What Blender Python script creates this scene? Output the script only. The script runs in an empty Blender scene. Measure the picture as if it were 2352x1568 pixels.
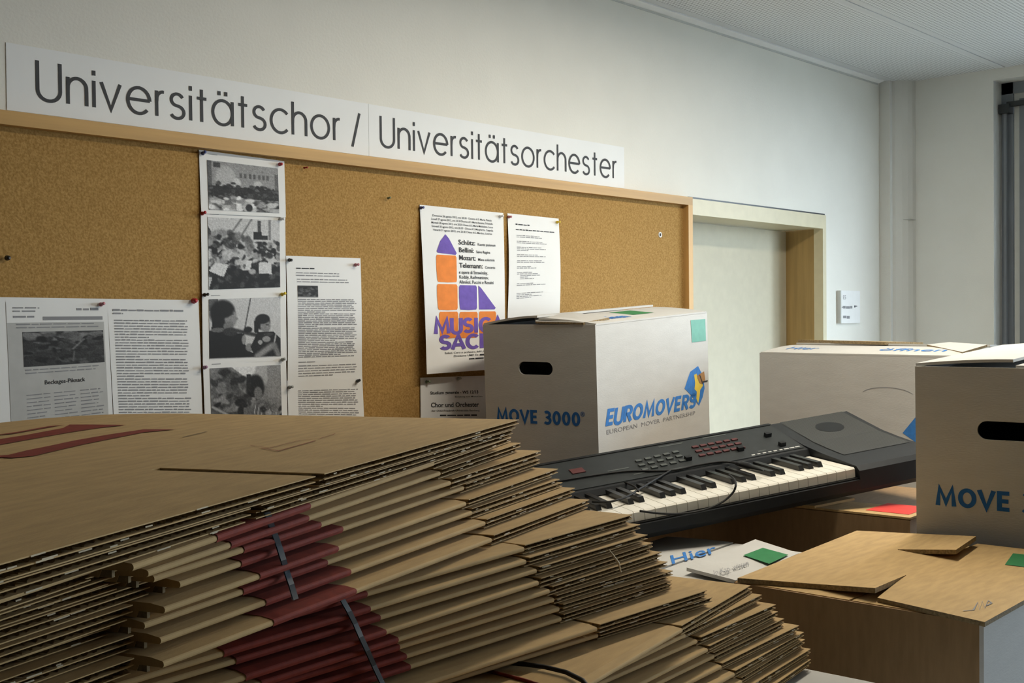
import bpy, bmesh, math, random
from mathutils import Vector, Matrix, geometry
random.seed(7)
R = math.radians
sc = bpy.context.scene
col = sc.collection

# ------------------------------------------------------------------ camera
CZ = 1.63                                    # eye height
CR = Vector((0.68166121, -0.73160341, -0.00971865))
CU = Vector((0.01963004, 0.0050087, 0.99979477))
CF = Vector((0.73140458, 0.68171208, -0.01777564))
FPX = 2642.67
cd = bpy.data.cameras.new('camera')
cd.sensor_width = 36.0
cd.lens = 36.0 * FPX / 2352.0
cd.clip_start = 0.02
cam = bpy.data.objects.new('camera', cd)
col.objects.link(cam)
cam.matrix_world = Matrix(((CR.x, CU.x, -CF.x, 0), (CR.y, CU.y, -CF.y, 0), (CR.z, CU.z, -CF.z, CZ), (0, 0, 0, 1)))
sc.camera = cam

# ------------------------------------------------------------------ world, light, exposure
wd = bpy.data.worlds.new('overcast_sky'); sc.world = wd
wd.use_nodes = True
bg = wd.node_tree.nodes['Background']
bg.inputs[0].default_value = (0.74, 0.88, 1.0, 1)
bg.inputs[1].default_value = 22.5
vs = sc.view_settings
vs.view_transform = 'Standard'; vs.look = 'None'; vs.gamma = 1.0; vs.use_curve_mapping = False
vs.exposure = 0.0

WALL_Y = 2.13; WALL_X = 4.613; CEIL = CZ + 0.970
ROOM_X0 = -4.6; ROOM_Y0 = -4.6
WIN_Y0, WIN_Y1 = -1.2, 1.702                 # window opening in the right wall
WIN_Z0, WIN_Z1 = 0.55, CZ + 0.925
pl_ = bpy.data.lights.new('window_portal', 'AREA')
pl_.shape = 'RECTANGLE'; pl_.size = WIN_Y1 - WIN_Y0; pl_.size_y = WIN_Z1 - WIN_Z0
pl_.cycles.is_portal = True
po = bpy.data.objects.new('window_portal', pl_); col.objects.link(po)
po.matrix_world = Matrix(((0, 0, 1, WALL_X + .2), (1, 0, 0, (WIN_Y0 + WIN_Y1) / 2), (0, 1, 0, (WIN_Z0 + WIN_Z1) / 2), (0, 0, 0, 1)))

# ------------------------------------------------------------------ helpers
def ray(px):
    return CF + CR * ((px[0] - 1176.0) / FPX) - CU * ((px[1] - 784.0) / FPX)
def at(px, Z):                               # point seen at a pixel on the level Z (relative to the eye)
    d = ray(px); p = d * (Z / d.z); return Vector((p.x, p.y, p.z + CZ))
def onwall(px, Y=WALL_Y):
    d = ray(px); p = d * (Y / d.y); return Vector((p.x, p.y, p.z + CZ))

MATS = {}
def mat(name, base, rough=.7, noise=None, scale=30., stretch=(1, 1, 1), bump=0., spec=.3, metal=0., coat=0., col2=None, detail=4., bscale=None):
    if name in MATS: return MATS[name]
    m = bpy.data.materials.new(name); m.use_nodes = True
    nt = m.node_tree; b = nt.nodes['Principled BSDF']
    b.inputs['Base Color'].default_value = (*base, 1)
    b.inputs['Roughness'].default_value = rough
    b.inputs['Specular IOR Level'].default_value = spec
    b.inputs['Metallic'].default_value = metal
    if coat: b.inputs['Coat Weight'].default_value = coat
    if noise or bump or col2:
        tc = nt.nodes.new('ShaderNodeTexCoord'); mp = nt.nodes.new('ShaderNodeMapping')
        mp.inputs['Scale'].default_value = stretch
        nt.links.new(tc.outputs['Object'], mp.inputs['Vector'])
        nz = nt.nodes.new('ShaderNodeTexNoise'); nz.inputs['Scale'].default_value = scale; nz.inputs['Detail'].default_value = detail
        nt.links.new(mp.outputs['Vector'], nz.inputs['Vector'])
        cr = nt.nodes.new('ShaderNodeValToRGB')
        k = noise or .1
        c2 = col2 or tuple(min(1, c * (1 + k)) for c in base)
        c1 = tuple(c * (1 - k) for c in base) if col2 is None else base
        cr.color_ramp.elements[0].position = .32; cr.color_ramp.elements[1].position = .68
        cr.color_ramp.elements[0].color = (*c1, 1); cr.color_ramp.elements[1].color = (*c2, 1)
        nt.links.new(nz.outputs['Fac'], cr.inputs['Fac'])
        nt.links.new(cr.outputs['Color'], b.inputs['Base Color'])
        if bump:
            src = nz
            if bscale:
                src = nt.nodes.new('ShaderNodeTexNoise'); src.inputs['Scale'].default_value = bscale; src.inputs['Detail'].default_value = 3
                nt.links.new(mp.outputs['Vector'], src.inputs['Vector'])
            bp = nt.nodes.new('ShaderNodeBump'); bp.inputs['Strength'].default_value = bump; bp.inputs['Distance'].default_value = .002
            nt.links.new(src.outputs['Fac'], bp.inputs['Height']); nt.links.new(bp.outputs['Normal'], b.inputs['Normal'])
    MATS[name] = m
    return m

M = {}
M['wall'] = mat('wall_paint', (.80, .785, .715), .9, noise=.02, scale=6, bump=.25, bscale=160)
M['wall2'] = mat('window_wall_paint', (.74, .74, .70), .9, noise=.02, scale=6, bump=.25, bscale=160)
M['farwall'] = mat('darkened_far_wall', (.20, .16, .115), .7, noise=.1, scale=4, stretch=(1, 1, .2))  # unseen walls, darkened to cut the light bounced into the room
M['panelplain'] = mat('panel_lacquer', (.66, .67, .67), .7, noise=.01)
M['asphalt'] = mat('asphalt', (.10, .105, .10), .9, noise=.1, scale=.5)
M['trimwhite'] = mat('white_lacquer', (.84, .84, .82), .5, noise=.02)
M['floor'] = mat('grey_linoleum', (.17, .15, .12), .45, noise=.15, scale=12)
M['cork'] = mat('cork', (.30, .168, .045), .95, scale=230, bump=.5, col2=(.46, .275, .09), detail=6)
M['oak'] = mat('pale_oak', (.58, .35, .125), .5, noise=.16, scale=14, stretch=(.12, 2.5, 2.5), bump=.1)
M['oakv'] = mat('pale_oak_upright', (.58, .35, .125), .5, noise=.16, scale=14, stretch=(2.5, 2.5, .12), bump=.1)
M['doorframe'] = mat('cream_steel', (.66, .60, .42), .45, noise=.03)
M['doorleaf'] = mat('cream_door', (.58, .54, .41), .55, noise=.03)
M['reveal'] = mat('brown_door_lining', (.40, .27, .11), .6, noise=.12, scale=20, stretch=(3, 3, .2))
M['slate'] = mat('slate_blue_metal', (.18, .20, .225), .45, noise=.06, scale=8, spec=.4)
M['slatedark'] = mat('dark_metal', (.03, .034, .036), .4, noise=.05)
M['stripgrey'] = mat('pale_grey_plastic', (.55, .56, .53), .6, noise=.03)
M['paper'] = mat('white_paper', (.82, .82, .80), .85, noise=.02, scale=9)
M['signpaper'] = mat('banner_paper', (.84, .85, .84), .7, noise=.015, scale=9)
M['news'] = mat('newsprint', (.50, .50, .48), .9, noise=.05, scale=30)
M['ink'] = mat('black_ink', (.035, .037, .042), .8, noise=.05)
M['signink'] = mat('dark_grey_ink', (.055, .057, .06), .7, noise=.05)
M['greyink'] = mat('grey_ink', (.27, .27, .28), .8, noise=.05)
M['purple'] = mat('purple_paint', (.16, .10, .42), .8, noise=.12, scale=50)
M['orange'] = mat('orange_paint', (.80, .24, .045), .8, noise=.08, scale=50)
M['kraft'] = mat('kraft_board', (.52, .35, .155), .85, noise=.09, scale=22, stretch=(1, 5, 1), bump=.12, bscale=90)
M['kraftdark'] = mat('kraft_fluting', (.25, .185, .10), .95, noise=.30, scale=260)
M['kraftlight'] = mat('kraft_crease', (.52, .36, .185), .8, noise=.08, scale=40)
M['white'] = mat('white_board', (.55, .54, .51), .8, noise=.035, scale=12, stretch=(1, 1, 4), bump=.15, bscale=120)
M['redprint'] = mat('red_print', (.22, .026, .010), .8, noise=.18, scale=90)
M['redlabel'] = mat('red_sticker', (.72, .06, .045), .6, noise=.08)
M['green'] = mat('green_sticker', (.025, .20, .065), .6, noise=.08, scale=60)
M['teal'] = mat('mint_sticker', (.11, .34, .25), .6, noise=.05, scale=60)
M['blueprint'] = mat('blue_print', (.022, .13, .40), .8, noise=.1, scale=90)
M['lightblue'] = mat('logo_blue', (.045, .20, .55), .8, noise=.1, scale=90)
M['yellow'] = mat('logo_yellow', (.75, .55, .08), .8, noise=.06)
M['brown'] = mat('logo_brown', (.36, .19, .07), .8, noise=.06)
M['strap'] = mat('blue_grey_strap', (.045, .06, .075), .5, noise=.1)
M['cord'] = mat('black_cord', (.015, .015, .015), .6, noise=.1)
M['kb'] = mat('charcoal_plastic', (.015, .017, .019), .48, noise=.1, scale=60, spec=.35)
M['kb2'] = mat('dark_plastic', (.012, .013, .014), .4, noise=.1, scale=60)
M['kbpanel'] = mat('panel_plastic', (.024, .028, .029), .5, noise=.12, scale=40)
M['btn'] = mat('button_grey', (.09, .10, .095), .5, noise=.1)
M['btnred'] = mat('button_maroon', (.11, .035, .035), .5, noise=.1)
M['silver'] = mat('silver_print', (.5, .5, .48), .5, noise=.05)
M['ivory'] = mat('ivory_key', (.80, .77, .68), .3, noise=.02, spec=.5)
M['ebony'] = mat('black_key_plastic', (.012, .012, .012), .3, noise=.05, spec=.5)
M['table'] = mat('grey_laminate', (.35, .35, .34), .5, noise=.05)
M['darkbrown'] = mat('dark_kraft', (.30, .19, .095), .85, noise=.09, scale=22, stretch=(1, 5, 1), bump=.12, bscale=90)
M['fibre'] = mat('pale_fibre', (.60, .50, .34), .8, noise=.05)
for n, c in dict(pblue=(.05, .07, .22), pred=(.40, .02, .03), pwhite=(.75, .75, .75), pyellow=(.72, .52, .03), pblack=(.02, .02, .02), ppink=(.45, .17, .20), pmauve=(.28, .14, .22), pgrey=(.35, .36, .33), pgreen=(.15, .2, .13)).items():
    M[n] = mat('pin_' + n[1:], c, .35, noise=.05, spec=.5)
# printed photographs: colour stored on the print itself
pm = bpy.data.materials.new('printed_photograph'); pm.use_nodes = True
_b = pm.node_tree.nodes['Principled BSDF']; _a = pm.node_tree.nodes.new('ShaderNodeVertexColor'); _a.layer_name = 'print'
pm.node_tree.links.new(_a.outputs['Color'], _b.inputs['Base Color']); _b.inputs['Roughness'].default_value = .7
M['photo'] = pm
# glass
gm = bpy.data.materials.new('window_glass'); gm.use_nodes = True
nt = gm.node_tree; nt.nodes.remove(nt.nodes['Principled BSDF'])
tr = nt.nodes.new('ShaderNodeBsdfTransparent'); gl = nt.nodes.new('ShaderNodeBsdfGlossy'); mx = nt.nodes.new('ShaderNodeMixShader')
gl.inputs['Roughness'].default_value = .02; mx.inputs[0].default_value = .06
nt.links.new(tr.outputs[0], mx.inputs[1]); nt.links.new(gl.outputs[0], mx.inputs[2])
nt.links.new(mx.outputs[0], nt.nodes['Material Output'].inputs[0])
M['glass'] = gm
# perforated ceiling panel
cm = bpy.data.materials.new('perforated_panel'); cm.use_nodes = True
nt = cm.node_tree; b = nt.nodes['Principled BSDF']; b.inputs['Roughness'].default_value = .7
tc = nt.nodes.new('ShaderNodeTexCoord'); vo = nt.nodes.new('ShaderNodeTexVoronoi'); vo.inputs['Randomness'].default_value = 0; vo.inputs['Scale'].default_value = 75
vo.voronoi_dimensions = '2D'
cr = nt.nodes.new('ShaderNodeValToRGB'); cr.color_ramp.elements[0].position = .24; cr.color_ramp.elements[1].position = .34
cr.color_ramp.elements[0].color = (.34, .35, .35, 1); cr.color_ramp.elements[1].color = (.74, .75, .75, 1)
nt.links.new(tc.outputs['Object'], vo.inputs['Vector']); nt.links.new(vo.outputs['Distance'], cr.inputs['Fac']); nt.links.new(cr.outputs['Color'], b.inputs['Base Color'])
M['perf'] = cm
# speaker grille: fine rows of holes
sg = bpy.data.materials.new('speaker_grille'); sg.use_nodes = True
nt = sg.node_tree; b = nt.nodes['Principled BSDF']; b.inputs['Roughness'].default_value = .55
tc = nt.nodes.new('ShaderNodeTexCoord'); vo = nt.nodes.new('ShaderNodeTexVoronoi'); vo.inputs['Randomness'].default_value = 0; vo.inputs['Scale'].default_value = 230; vo.voronoi_dimensions = '2D'
cr = nt.nodes.new('ShaderNodeValToRGB'); cr.color_ramp.elements[0].position = .25; cr.color_ramp.elements[1].position = .4
cr.color_ramp.elements[0].color = (.006, .006, .006, 1); cr.color_ramp.elements[1].color = (.040, .043, .040, 1)
nt.links.new(tc.outputs['Object'], vo.inputs['Vector']); nt.links.new(vo.outputs['Distance'], cr.inputs['Fac']); nt.links.new(cr.outputs['Color'], b.inputs['Base Color'])
M['grille'] = sg

class MB:
    def __init__(s): s.v = []; s.f = []; s.m = []
    def quad(s, pts, mi=0):
        n = len(s.v); s.v += [tuple(p) for p in pts]; s.f.append(tuple(range(n, n + len(pts)))); s.m.append(mi)
    def box(s, x0, x1, y0, y1, z0, z1, mi=0, fm=None):
        n = len(s.v)
        s.v += [(x0, y0, z0), (x1, y0, z0), (x1, y1, z0), (x0, y1, z0), (x0, y0, z1), (x1, y0, z1), (x1, y1, z1), (x0, y1, z1)]
        F = [(0, 3, 2, 1), (4, 5, 6, 7), (0, 1, 5, 4), (1, 2, 6, 5), (2, 3, 7, 6), (3, 0, 4, 7)]   # bottom top front right back left
        for i, q in enumerate(F):
            s.f.append(tuple(n + k for k in q)); s.m.append(fm[i] if fm else mi)
    def prism(s, prof, axis, a0, a1, mi=0, cap=True):       # prof: list of 2D points, axis 'x': (y,z) profile swept in x
        n = len(s.v); k = len(prof)
        for a in (a0, a1):
            for p in prof:
                s.v.append((a, p[0], p[1]) if axis == 'x' else ((p[0], a, p[1]) if axis == 'y' else (p[0], p[1], a)))
        for i in range(k):
            j = (i + 1) % k
            s.f.append((n + i, n + j, n + k + j, n + k + i)); s.m.append(mi)
        if cap:
            s.f.append(tuple(n + i for i in range(k))[::-1]); s.m.append(mi)
            s.f.append(tuple(n + k + i for i in range(k))); s.m.append(mi)
    def tube(s, pts, r, seg=8, mi=0):
        pts = [Vector(p) for p in pts]; n = len(s.v); up = Vector((0, 0, 1))
        for i, p in enumerate(pts):
            d = (pts[min(i + 1, len(pts) - 1)] - pts[max(i - 1, 0)]).normalized()
            a = d.cross(up); a = a.normalized() if a.length > 1e-4 else Vector((1, 0, 0)); c = a.cross(d)
            rr = r[i] if isinstance(r, (list, tuple)) else r
            for k in range(seg):
                t = 2 * math.pi * k / seg; s.v.append(tuple(p + a * (rr * math.cos(t)) + c * (rr * math.sin(t))))
        for i in range(len(pts) - 1):
            for k in range(seg):
                j = (k + 1) % seg
                s.f.append((n + i * seg + k, n + i * seg + j, n + (i + 1) * seg + j, n + (i + 1) * seg + k)); s.m.append(mi)
        s.f.append(tuple(n + k for k in range(seg))[::-1]); s.m.append(mi)
        s.f.append(tuple(n + (len(pts) - 1) * seg + k for k in range(seg))); s.m.append(mi)
    def build(s, name, mats, parent=None, fn=None, smooth=False):
        me = bpy.data.meshes.new(name)
        me.from_pydata([tuple(fn(Vector(p))) for p in s.v] if fn else s.v, [], s.f)
        for m_ in (mats if isinstance(mats, (list, tuple)) else [mats]): me.materials.append(m_)
        for p, i in zip(me.polygons, s.m): p.material_index = i
        if smooth:
            for p in me.polygons: p.use_smooth = True
        me.update()
        bm = bmesh.new(); bm.from_mesh(me); bmesh.ops.recalc_face_normals(bm, faces=bm.faces); bm.to_mesh(me); bm.free()
        o = bpy.data.objects.new(name, me); col.objects.link(o)
        if parent: o.parent = parent
        return o
def mesh_obj(name, verts, faces, m_, parent=None):
    b_ = MB(); b_.v = [tuple(v) for v in verts]; b_.f = [tuple(f) for f in faces]; b_.m = [0] * len(faces)
    return b_.build(name, m_, parent)
def empty(name, matrix=None):
    o = bpy.data.objects.new(name, None); col.objects.link(o); o.empty_display_size = .05
    if matrix is not None: o.matrix_world = matrix
    return o
def tag(o, label=None, cat=None, group=None, kind=None):
    if label: o['label'] = label
    if cat: o['category'] = cat
    if group: o['group'] = group
    if kind: o['kind'] = kind
    return o
def struct(o): o['kind'] = 'structure'; return o
def frame(origin, ax, ay=None, up=Vector((0, 0, 1))):        # matrix with x axis ax, z close to up
    x = Vector(ax).normalized(); y = up.cross(x).normalized(); z = x.cross(y)
    return Matrix(((x.x, y.x, z.x, origin[0]), (x.y, y.y, z.y, origin[1]), (x.z, y.z, z.z, origin[2]), (0, 0, 0, 1)))
def rotvec(deg):
    v = Vector([R(a) for a in deg]); th = v.length
    return Matrix.Rotation(th, 4, v) if th > 1e-9 else Matrix.Identity(4)

# stroke lettering --------------------------------------------------
def arc(cx, cy, rx, ry, a0, a1, n=14):
    return [(cx + rx * math.cos(R(a0 + (a1 - a0) * i / n)), cy + ry * math.sin(R(a0 + (a1 - a0) * i / n))) for i in range(n + 1)]
G = {}
G['U'] = ([[(0, 1), (0, .27)] + arc(.265, .27, .265, .27, 180, 360)[1:-1] + [(.53, .27), (.53, 1)]], .53)
G['n'] = ([[(0, 0), (0, .70)], [(0, .36)] + arc(.225, .44, .225, .25, 170, 10) + [(.45, .36), (.45, 0)]], .45)
G['i'] = ([[(0, 0), (0, .70)], [(0, .84), (0, .97)]], 0)
G['v'] = ([[(0, .70), (.24, .0), (.48, .70)]], .48)
G['e'] = ([[(.01, .37), (.59, .37)], arc(.30, .35, .29, .35, 2, 318, 26)], .59)
G['r'] = ([[(0, 0), (0, .70)], [(0, .40)] + arc(.17, .46, .17, .22, 160, 80, 6)], .19)
G['s'] = ([arc(.19, .525, .165, .165, 25, 250, 12) + arc(.19, .18, .185, .175, 75, -155, 12)], .38)
G['t'] = ([[(.13, 0), (.13, .92)], [(0, .665), (.27, .665)]], .27)
G['ä'] = ([arc(.29, .35, .29, .35, 0, 360, 28), [(.58, 0), (.58, .70)], [(.19, .84), (.19, .96)], [(.39, .84), (.39, .96)]], .58)
G['c'] = ([arc(.30, .35, .30, .35, 42, 318, 22)], .52)
G['h'] = ([[(0, 0), (0, 1)], [(0, .36)] + arc(.22, .44, .22, .25, 170, 10) + [(.44, .36), (.44, 0)]], .44)
G['o'] = ([arc(.30, .35, .30, .35, 0, 360, 28)], .60)
G['/'] = ([[(0, -.13), (.27, .97)]], .27)
G['E'] = ([[(.5, .92), (.08, .92), (.08, .08), (.5, .08)], [(.08, .5), (.46, .5)]], .5)
G['R'] = ([[(.08, 0), (.08, .92), (.3, .92)] + arc(.3, .69, .22, .23, 80, -90, 8) + [(.08, .46)], [(.28, .46), (.55, 0)]], .55)
G['O'] = ([arc(.36, .5, .3, .42, 0, 360, 24)], .72)
G['M'] = ([[(.06, 0), (.14, .95), (.42, .16), (.70, .95), (.78, 0)]], .84)
G['V'] = ([[(.0, 1), (.31, .06), (.62, 1)]], .62)
G['S'] = ([arc(.28, .71, .21, .21, 30, 255, 12) + arc(.28, .29, .23, .21, 75, -150, 12)], .54)
G['3'] = ([arc(.26, .71, .2, .21, 140, -75, 10) + arc(.26, .28, .23, .22, 70, -145, 10)], .54)
G['0'] = ([arc(.28, .5, .21, .42, 0, 360, 24)], .56)
G['I'] = ([[(.08, 0), (.08, 1)]], .16)
G['C'] = ([arc(.38, .5, .33, .44, 45, 315, 18)], .64)
G['A'] = ([[(0, 0), (.33, .98), (.66, 0)], [(.12, .30), (.54, .30)]], .66)
def ribbon(pts, w):
    V, F = [], []
    P = [Vector((p[0], p[1])) for p in pts]; n = len(P); closed = (P[0] - P[-1]).length < 1e-6
    for i in range(n):
        if closed: a = P[i - 1] if i else P[n - 2]; c = P[i + 1] if i < n - 1 else P[1]
        else: a = P[max(i - 1, 0)]; c = P[min(i + 1, n - 1)]
        d1 = (P[i] - a); d2 = (c - P[i])
        d1 = d1.normalized() if d1.length > 1e-9 else d2.normalized(); d2 = d2.normalized() if d2.length > 1e-9 else d1
        nn = Vector((-(d1.y + d2.y), d1.x + d2.x)); nn = nn.normalized() if nn.length > 1e-6 else Vector((-d1.y, d1.x))
        k = w / 2 / max(.45, nn.dot(Vector((-d1.y, d1.x))))
        V += [P[i] + nn * k, P[i] - nn * k]
    for i in range(n - 1): F.append((2 * i, 2 * i + 1, 2 * i + 3, 2 * i + 2))
    return V, F
def stroke_text(s, w=.09, gap=.2, shear=0., squeeze=1.):
    V, F = [], []; x = 0.
    for ch in s:
        if ch == ' ': x += .35; continue
        polys, adv = G[ch]
        for k, p in enumerate(polys):
            v, f = ribbon([(a * squeeze, b) for a, b in p], w)
            n = len(V); V += [Vector((q.x + x + shear * q.y, q.y, .00025 * k)) for q in v]; F += [tuple(n + i for i in t) for t in f]
        x += adv * squeeze + gap
    return V, F, x - gap
def letters(s, w=.09, gap=.2, shear=0., squeeze=1.):       # the same, one outline per letter
    out = []; x = 0.
    for ch in s:
        if ch == ' ': x += .35; continue
        V, F, adv = stroke_text(ch, w, 0., shear, squeeze)
        out.append(([Vector((q.x + x, q.y, q.z)) for q in V], F)); x += adv + gap
    return out, x - gap
# type from the built-in font, flattened to outlines
_tc = {}
def font_text(s, bold=0., shear=0.):
    key = (s, bold, shear)
    if key in _tc: return _tc[key]
    cu = bpy.data.curves.new('type', 'FONT'); cu.body = s; cu.size = 1.; cu.offset = bold; cu.shear = shear; cu.resolution_u = 3
    ob = bpy.data.objects.new('type', cu); col.objects.link(ob)
    dg = bpy.context.evaluated_depsgraph_get()
    me = bpy.data.meshes.new_from_object(ob.evaluated_get(dg))
    V = [Vector((v.co.x, v.co.y)) for v in me.vertices]; F = [tuple(p.vertices) for p in me.polygons]
    bpy.data.objects.remove(ob); bpy.data.curves.remove(cu); bpy.data.meshes.remove(me)
    _tc[key] = (V, F, max((v.x for v in V), default=1.))
    return _tc[key]
def on_plane(VF, o, ex, ey, n, off=.0006):                   # 2D outlines laid on a plane
    V, F = VF[0], VF[1]
    return [o + ex * v.x + ey * v.y + n * (off + (v.z if len(v) > 2 else 0)) for v in V], F
def join(lists):
    V, F = [], []
    for v, f in lists:
        n = len(V); V += list(v); F += [tuple(n + i for i in t) for t in f]
    return V, F

# ================================================================== THE ROOM
def slab(name, m_, x0, x1, y0, y1, z0, z1, parent=None):
    b_ = MB(); b_.box(x0, x1, y0, y1, z0, z1); return b_.build(name, m_, parent)
struct(slab('floor', M['floor'], ROOM_X0, WALL_X + .3, ROOM_Y0, WALL_Y + .35, -.1, 0))
ceil = struct(slab('ceiling', M['trimwhite'], ROOM_X0, WALL_X + .3, ROOM_Y0, WALL_Y + .35, CEIL + .012, CEIL + .12))
y = WALL_Y - .045; k = 0
seams = [WALL_Y - .03, 1.655] + [1.655 - .62 * i for i in range(1, 12)]
for i in range(len(seams) - 1):
    y1, y0 = seams[i], max(seams[i + 1], ROOM_Y0)
    if y1 <= ROOM_Y0: break
    b_ = MB(); b_.box(ROOM_X0, WALL_X, y0 + .0025, y1 - .0025, CEIL, CEIL + .012)
    b_.build('ceiling_panel', M['perf'], ceil)
    for e0, e1 in ((y0 + .0026, y0 + .028), (y1 - .028, y1 - .0026)):          # plain rim of the panel
        b_ = MB(); b_.box(ROOM_X0, WALL_X, e0, e1, CEIL - .0006, CEIL + .001); b_.build('panel_rim', M['panelplain'], ceil)
struct(slab('ground_outside', M['asphalt'], WALL_X + .6, 60, -50, 50, -3.3, -3.2))
# board wall with the door opening
DX0, DX1, DZ = 3.117, 4.044, CZ + .392
b_ = MB()
b_.box(ROOM_X0, DX0, WALL_Y, WALL_Y + .3, 0, CEIL); b_.box(DX1, WALL_X + .3, WALL_Y, WALL_Y + .3, 0, CEIL); b_.box(DX0, DX1, WALL_Y, WALL_Y + .3, DZ, CEIL)
struct(b_.build('wall_board', M['wall']))
# window wall
b_ = MB()
b_.box(WALL_X, WALL_X + .3, WIN_Y1, WALL_Y, 0, CEIL); b_.box(WALL_X, WALL_X + .3, ROOM_Y0, WIN_Y0, 0, CEIL)
b_.box(WALL_X, WALL_X + .3, WIN_Y0, WIN_Y1, WIN_Z1, CEIL); b_.box(WALL_X, WALL_X + .3, WIN_Y0, WIN_Y1, 0, WIN_Z0)
struct(b_.build('wall_window', M['wall2']))
struct(slab('wall_left', M['farwall'], ROOM_X0 - .2, ROOM_X0, ROOM_Y0, WALL_Y, 0, CEIL))
struct(slab('wall_back', M['farwall'], ROOM_X0, WALL_X, ROOM_Y0 - .2, ROOM_Y0, 0, CEIL))
# moulding between wall and ceiling
b_ = MB(); b_.prism([(WALL_Y - .030, CEIL + .004), (WALL_Y - .030, CEIL - .004), (WALL_Y - .010, CEIL - .010), (WALL_Y, CEIL - .010), (WALL_Y, CEIL + .004)], 'x', ROOM_X0, 4.50)
struct(b_.build('trim_1', M['trimwhite']))
b_ = MB(); b_.box(ROOM_X0, 4.50, WALL_Y - .003, WALL_Y, CEIL - .016, CEIL - .010); struct(b_.build('trim_shadow_line', M['stripgrey']))  # grey strip painted as the thin shadow line below the moulding
# boxed-in pipe in the corner: flat strip and round column
b_ = MB()
b_.box(4.520, 4.545, 2.085, WALL_Y, 0, CEIL)
b_.prism([(4.535, WALL_Y)] + [(4.613 - .078 * math.cos(R(a)), 2.13 - .112 * math.sin(R(a))) for a in range(15, 91, 15)] + [(WALL_X, WALL_Y)], 'z', 0, CEIL)
cc = struct(b_.build('wall_corner_casing', M['wall2']))
b_ = MB(); b_.box(4.560, 4.612, 2.018, 2.06, CZ + .40, CZ + .402); b_.build('casing_joint', M['stripgrey'], cc)

# window: slate frame, sashes, glass
wn = struct(empty('window_1', Matrix.Translation((WALL_X + .09, WIN_Y1, WIN_Z0))))
def wbox(name, m_, x0, x1, y0, y1, z0, z1, parent=None):    # coordinates of the place, kept under the window
    b_ = MB(); b_.box(x0 - WALL_X - .09, x1 - WALL_X - .09, y0 - WIN_Y1, y1 - WIN_Y1, z0 - WIN_Z0, z1 - WIN_Z0)
    return b_.build(name, m_, parent or wn)
fx = WALL_X + .085
wbox('frame', M['slate'], fx, fx + .07, WIN_Y1 - .045, WIN_Y1, WIN_Z0, WIN_Z1)
wbox('frame', M['slate'], fx, fx + .07, WIN_Y0, WIN_Y0 + .045, WIN_Z0, WIN_Z1)
wbox('frame', M['slate'], fx, fx + .07, WIN_Y0, WIN_Y1, WIN_Z1 - .045, WIN_Z1)
wbox('frame', M['slate'], fx, fx + .07, WIN_Y0, WIN_Y1, WIN_Z0, WIN_Z0 + .045)
n_s = 4; yy0, yy1 = WIN_Y0 + .045, WIN_Y1 - .045; ys_ = [yy0, yy0 + .9, yy0 + 1.8, yy1 - .24, yy1]
for i in range(n_s):
    a, c = ys_[i], ys_[i + 1]; z0, z1 = WIN_Z0 + .045, WIN_Z1 - .045
    for q in ((a + .002, a + .026, z0, z1), (c - .026, c - .002, z0, z1), (a + .026, c - .026, z0, z0 + .024), (a + .026, c - .026, z1 - .024, z1)):
        wbox('gasket', M['stripgrey'], fx + .006, fx + .05, *q)
    for q in ((a + .026, a + .105, z0 + .024, z1 - .024), (c - .105, c - .026, z0 + .024, z1 - .024), (a + .105, c - .105, z0 + .024, z0 + .103), (a + .105, c - .105, z1 - .103, z1 - .024)):
        wbox('sash', M['slate'], fx - .006, fx + .055, *q)
    if i == n_s - 1: wbox('sky_block_panel', M['slate'], fx + .005, fx + .045, a + .105, c - .105, z0 + .103, z1 - .103)  # unseen panel added to keep sky light off the window reveal
    else: wbox('pane', M['glass'], fx + .02, fx + .028, a + .105, c - .105, z0 + .103, z1 - .103)
# blind guide rod with its bracket and cross bar
br = MB(); br.tube([(fx - .02 - WALL_X - .09, -.020, .0), (fx - .02 - WALL_X - .09, -.020, CZ + .83 - WIN_Z0)], .010)
br.build('guide_rod', M['slate'], wn)
wbox('bracket', M['slatedark'], fx - .045, fx, WIN_Y1 - .045, WIN_Y1 - .004, CZ + .800, CZ + .835)
wbox('cross_bar', M['slatedark'], fx - .03, fx - .01, WIN_Y0 + .05, WIN_Y1 - .03, CZ + .826, CZ + .845)

# ------------------------------------------------------------------ ceiling lamp over the heap, above the frame
LAMP_L = 1.45
em = bpy.data.materials.new('lit_diffuser'); em.use_nodes = True
em.node_tree.nodes['Principled BSDF'].inputs['Emission Color'].default_value = (1, .92, .78, 1); em.node_tree.nodes['Principled BSDF'].inputs['Emission Strength'].default_value = 6
def ceiling_lamp(x, y, power, label):
    cl = tag(empty('ceiling_lamp', Matrix.Translation((x, y, CEIL))), label, 'ceiling lamp')
    b_ = MB(); b_.prism([(-.09, 0), (-.07, -.045), (-.062, -.045), (-.062, -.03), (.062, -.03), (.062, -.045), (.07, -.045), (.09, 0)], 'x', -LAMP_L / 2 - .03, LAMP_L / 2 + .03); b_.build('housing', M['trimwhite'], cl)
    b_ = MB(); b_.box(-LAMP_L / 2, LAMP_L / 2, -.060, .060, -.042, -.031); b_.build('diffuser', em, cl)
    ld = bpy.data.lights.new('lamp_light', 'AREA'); ld.shape = 'RECTANGLE'; ld.size = LAMP_L; ld.size_y = .12; ld.energy = power; ld.color = (1, .91, .76)
    lo_ = bpy.data.objects.new('lamp_light', ld); col.objects.link(lo_); lo_.parent = cl; lo_.location = (0, 0, -.047)
ceiling_lamp(2.4, 1.0, 22.5, 'long white fluorescent ceiling lamp above the moving boxes')
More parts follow.
